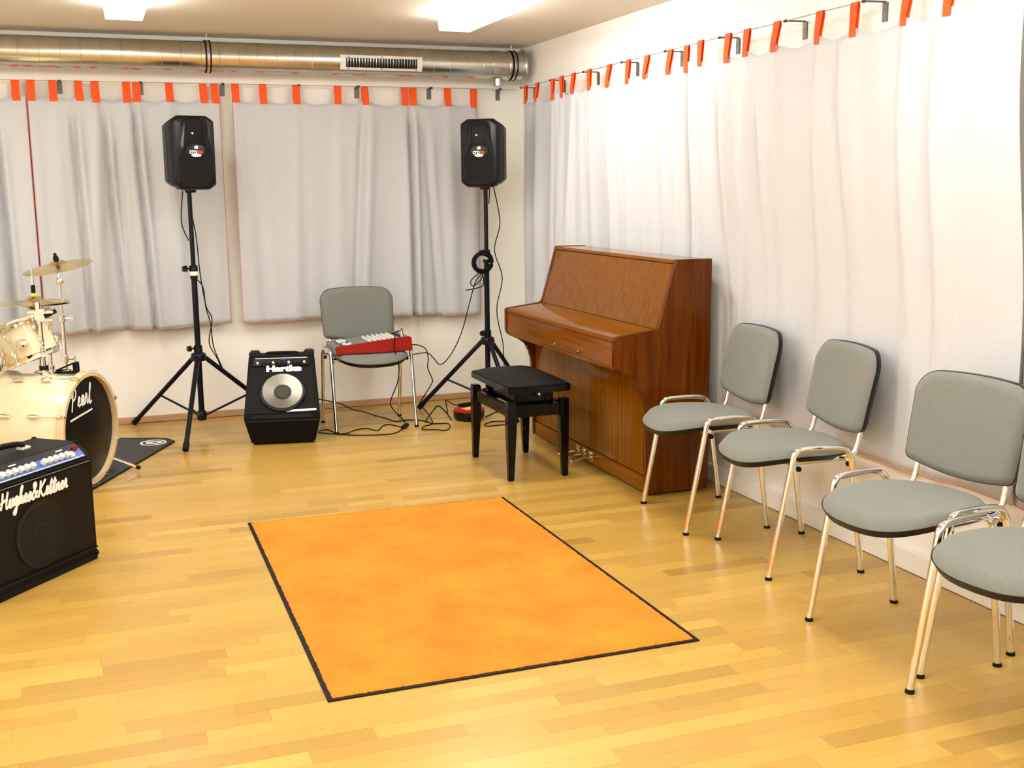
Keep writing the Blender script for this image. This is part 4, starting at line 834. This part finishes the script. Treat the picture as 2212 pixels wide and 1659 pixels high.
for k, (x, z) in enumerate(((0.035, 0.018), (-0.03, 0.02), (0.03, -0.02))):
    obj('wing_bolt', MB().tube([(x, -0.03, z), (x * 1.3, -0.055, z)], [0.006, 0.004], 8).box((x * 1.3, -0.06, z), (0.034, 0.006, 0.012)), M['chrome'], ta)
obj('rubber_grip', MB().tube([(0.02, -0.03, -0.005), (0.075, -0.015, 0.02)], 0.011, 10), M['rubber'], ta)

def cymbal_mesh(r, bell, drop, d, o):
    return MB().lathe([(0.006, bell), (0.035 * r / 0.2, bell - 0.002), (0.055 * r / 0.2, 0.002), (0.062 * r / 0.2, 0), (r * 0.7, -drop * 0.45), (r, -drop), (r, -drop - 0.0012), (r * 0.7, -drop * 0.45 - 0.0015), (0.06 * r / 0.2, -0.002), (0.03, bell - 0.006), (0.006, bell - 0.003)], o=o, d=d, seg=64, cap=False)
cs = thing('cymbal_stand', 'chrome cymbal stand with a tilted bronze crash cymbal behind the toms', 'cymbal stand', (-3.003, -0.60, 0))
cax = V(-0.17, -0.10, 0.98).normalized(); ct = V(-0.004, 0, 1.058)
obj('crash_cymbal', cymbal_mesh(0.19, 0.02, 0.018, cax, ct), M['cymbal'], cs, smooth=50)
obj('tilter', MB().tube([(0, 0, 0.955), (-0.001, 0, 0.985), ct, ct + cax * 0.05], [0.012, 0.007, 0.005, 0.004], 10), M['chrome'], cs)
obj('tilter_joint', MB().lathe([(0, -0.022), (0.018, -0.02), (0.022, 0), (0.018, 0.02), (0, 0.022)], o=(0, 0, 0.962), d=(0.3, -1, 0), seg=20, cap=False), M['chrome'], cs)
obj('wing_nut', MB().lathe([(0.014, 0.02), (0.016, 0.03), (0.013, 0.045), (0.007, 0.05), (0.007, 0.062), (0, 0.064)], o=ct, d=cax, seg=14).box(ct + cax * 0.05, (0.016, 0.008, 0.026)), M['rubber'], cs)
obj('upper_tube', MB().tube([(0, 0, 0.74), (0, 0, 0.955)], 0.0065, 12), M['chrome'], cs)
obj('middle_tube', MB().tube([(0, 0, 0.40), (0, 0, 0.76)], 0.0105, 12), M['chrome'], cs)
obj('lower_tube', MB().tube([(0, 0, 0.10), (0, 0, 0.44)], 0.0135, 12), M['chrome'], cs)
for z in (0.752, 0.52, 0.435):
    k = obj('height_clamp', MB().lathe([(0.011, -0.022), (0.019, -0.018), (0.019, 0.018), (0.011, 0.022)], o=(0, 0, z), seg=16), M['chrome'], cs)
    obj('wing_bolt', MB().tube([(0.015, -0.01, z), (0.045, -0.02, z)], 0.005, 8).box((0.052, -0.022, z), (0.008, 0.012, 0.036)), M['chrome'], k)
for k in range(3):
    a = 0.5 + k * 2 * PI / 3; u = V(math.cos(a), math.sin(a), 0)
    lg = obj('leg', MB().tube([u * 0.016 + V(0, 0, 0.40), u * 0.19 + V(0, 0, 0.016)], 0.007, 8), M['chrome'], cs)
    obj('rubber_foot', MB().tube([u * 0.183 + V(0, 0, 0.032), u * 0.192 + V(0, 0, 0.008)], [0.010, 0.012], 8), M['rubber'], lg)
    obj('brace', MB().tube([u * 0.014 + V(0, 0, 0.14), u * 0.10 + V(0, 0, 0.20)], 0.005, 8), M['chrome'], cs)

hh = thing('hi_hat', 'chrome hi-hat stand with a pair of flat bronze cymbals behind the rack tom', 'hi-hat', (-3.124, -1.03, 0))
zc_ = 0.885
obj('top_cymbal', cymbal_mesh(0.178, 0.022, 0.014, (0.02, 0, 1), V(0, 0, zc_ + 0.012)), M['cymbal'], hh, smooth=50)
obj('bottom_cymbal', cymbal_mesh(0.178, 0.022, 0.014, (0.02, 0, -1), V(0, 0, zc_ - 0.014)), M['cymbal'], hh, smooth=50)
obj('pull_rod', MB().tube([(0, 0, 0.6), (0, 0, 1.115)], 0.0038, 8), M['chrome'], hh)
obj('clutch', MB().lathe([(0.005, 0.05), (0.011, 0.052), (0.011, 0.09), (0.006, 0.092)], o=(0, 0, zc_), seg=12), M['rubber'], hh)
obj('clutch_bolt', MB().lathe([(0.005, 0.092), (0.008, 0.094), (0.008, 0.14), (0.005, 0.142)], o=(0, 0, zc_), seg=12), M['chrome'], hh)
obj('felt', MB().lathe([(0.012, 0.036), (0.014, 0.043), (0.012, 0.050)], o=(0, 0, zc_), seg=14), M['yellow'], hh)
obj('upper_tube', MB().tube([(0, 0, 0.42), (0, 0, zc_ - 0.04)], 0.0095, 12), M['chrome'], hh)
obj('lower_tube', MB().tube([(0, 0, 0.03), (0, 0, 0.46)], 0.0125, 12), M['chrome'], hh)
kk = obj('height_clamp', MB().lathe([(0.01, -0.02), (0.018, -0.016), (0.018, 0.016), (0.01, 0.02)], o=(0, 0, 0.46), seg=16), M['chrome'], hh)
for k in range(3):
    a = 1.2 + k * 2 * PI / 3; u = V(math.cos(a), math.sin(a), 0)
    lg = obj('leg', MB().tube([u * 0.015 + V(0, 0, 0.33), u * 0.15 + V(0, 0, 0.018)], 0.007, 8), M['chrome'], hh)
    obj('rubber_foot', MB().tube([u * 0.143 + V(0, 0, 0.034), u * 0.151 + V(0, 0, 0.014)], [0.010, 0.011], 8), M['rubber'], lg)
# second boom tube beside the cymbal stand
bs = thing('boom_stand', 'second chrome drum stand beside the crash cymbal stand, without a cymbal', 'drum hardware', (-3.075, -0.80, 0))
obj('upper_tube', MB().tube([(0, 0, 0.44), (0, 0, 0.79)], 0.010, 12), M['chrome'], bs)
obj('lower_tube', MB().tube([(0, 0, 0.10), (0, 0, 0.5)], 0.0135, 12), M['chrome'], bs)
for z in (0.77, 0.60, 0.50):
    k = obj('height_clamp', MB().lathe([(0.011, -0.02), (0.019, -0.016), (0.019, 0.016), (0.011, 0.02)], o=(0, 0, z), seg=16), M['chrome'], bs)
    obj('wing_bolt', MB().tube([(0.0, -0.015, z), (-0.02, -0.045, z)], 0.005, 8).box((-0.022, -0.05, z), (0.034, 0.007, 0.012)), M['chrome'], k)
for k in range(3):
    a = 2.2 + k * 2 * PI / 3; u = V(math.cos(a), math.sin(a), 0)
    lg = obj('leg', MB().tube([u * 0.016 + V(0, 0, 0.38), u * 0.13 + V(0, 0, 0.018)], 0.007, 8), M['chrome'], bs)
    obj('rubber_foot', MB().tube([u * 0.124 + V(0, 0, 0.034), u * 0.131 + V(0, 0, 0.014)], [0.010, 0.011], 8), M['rubber'], lg)
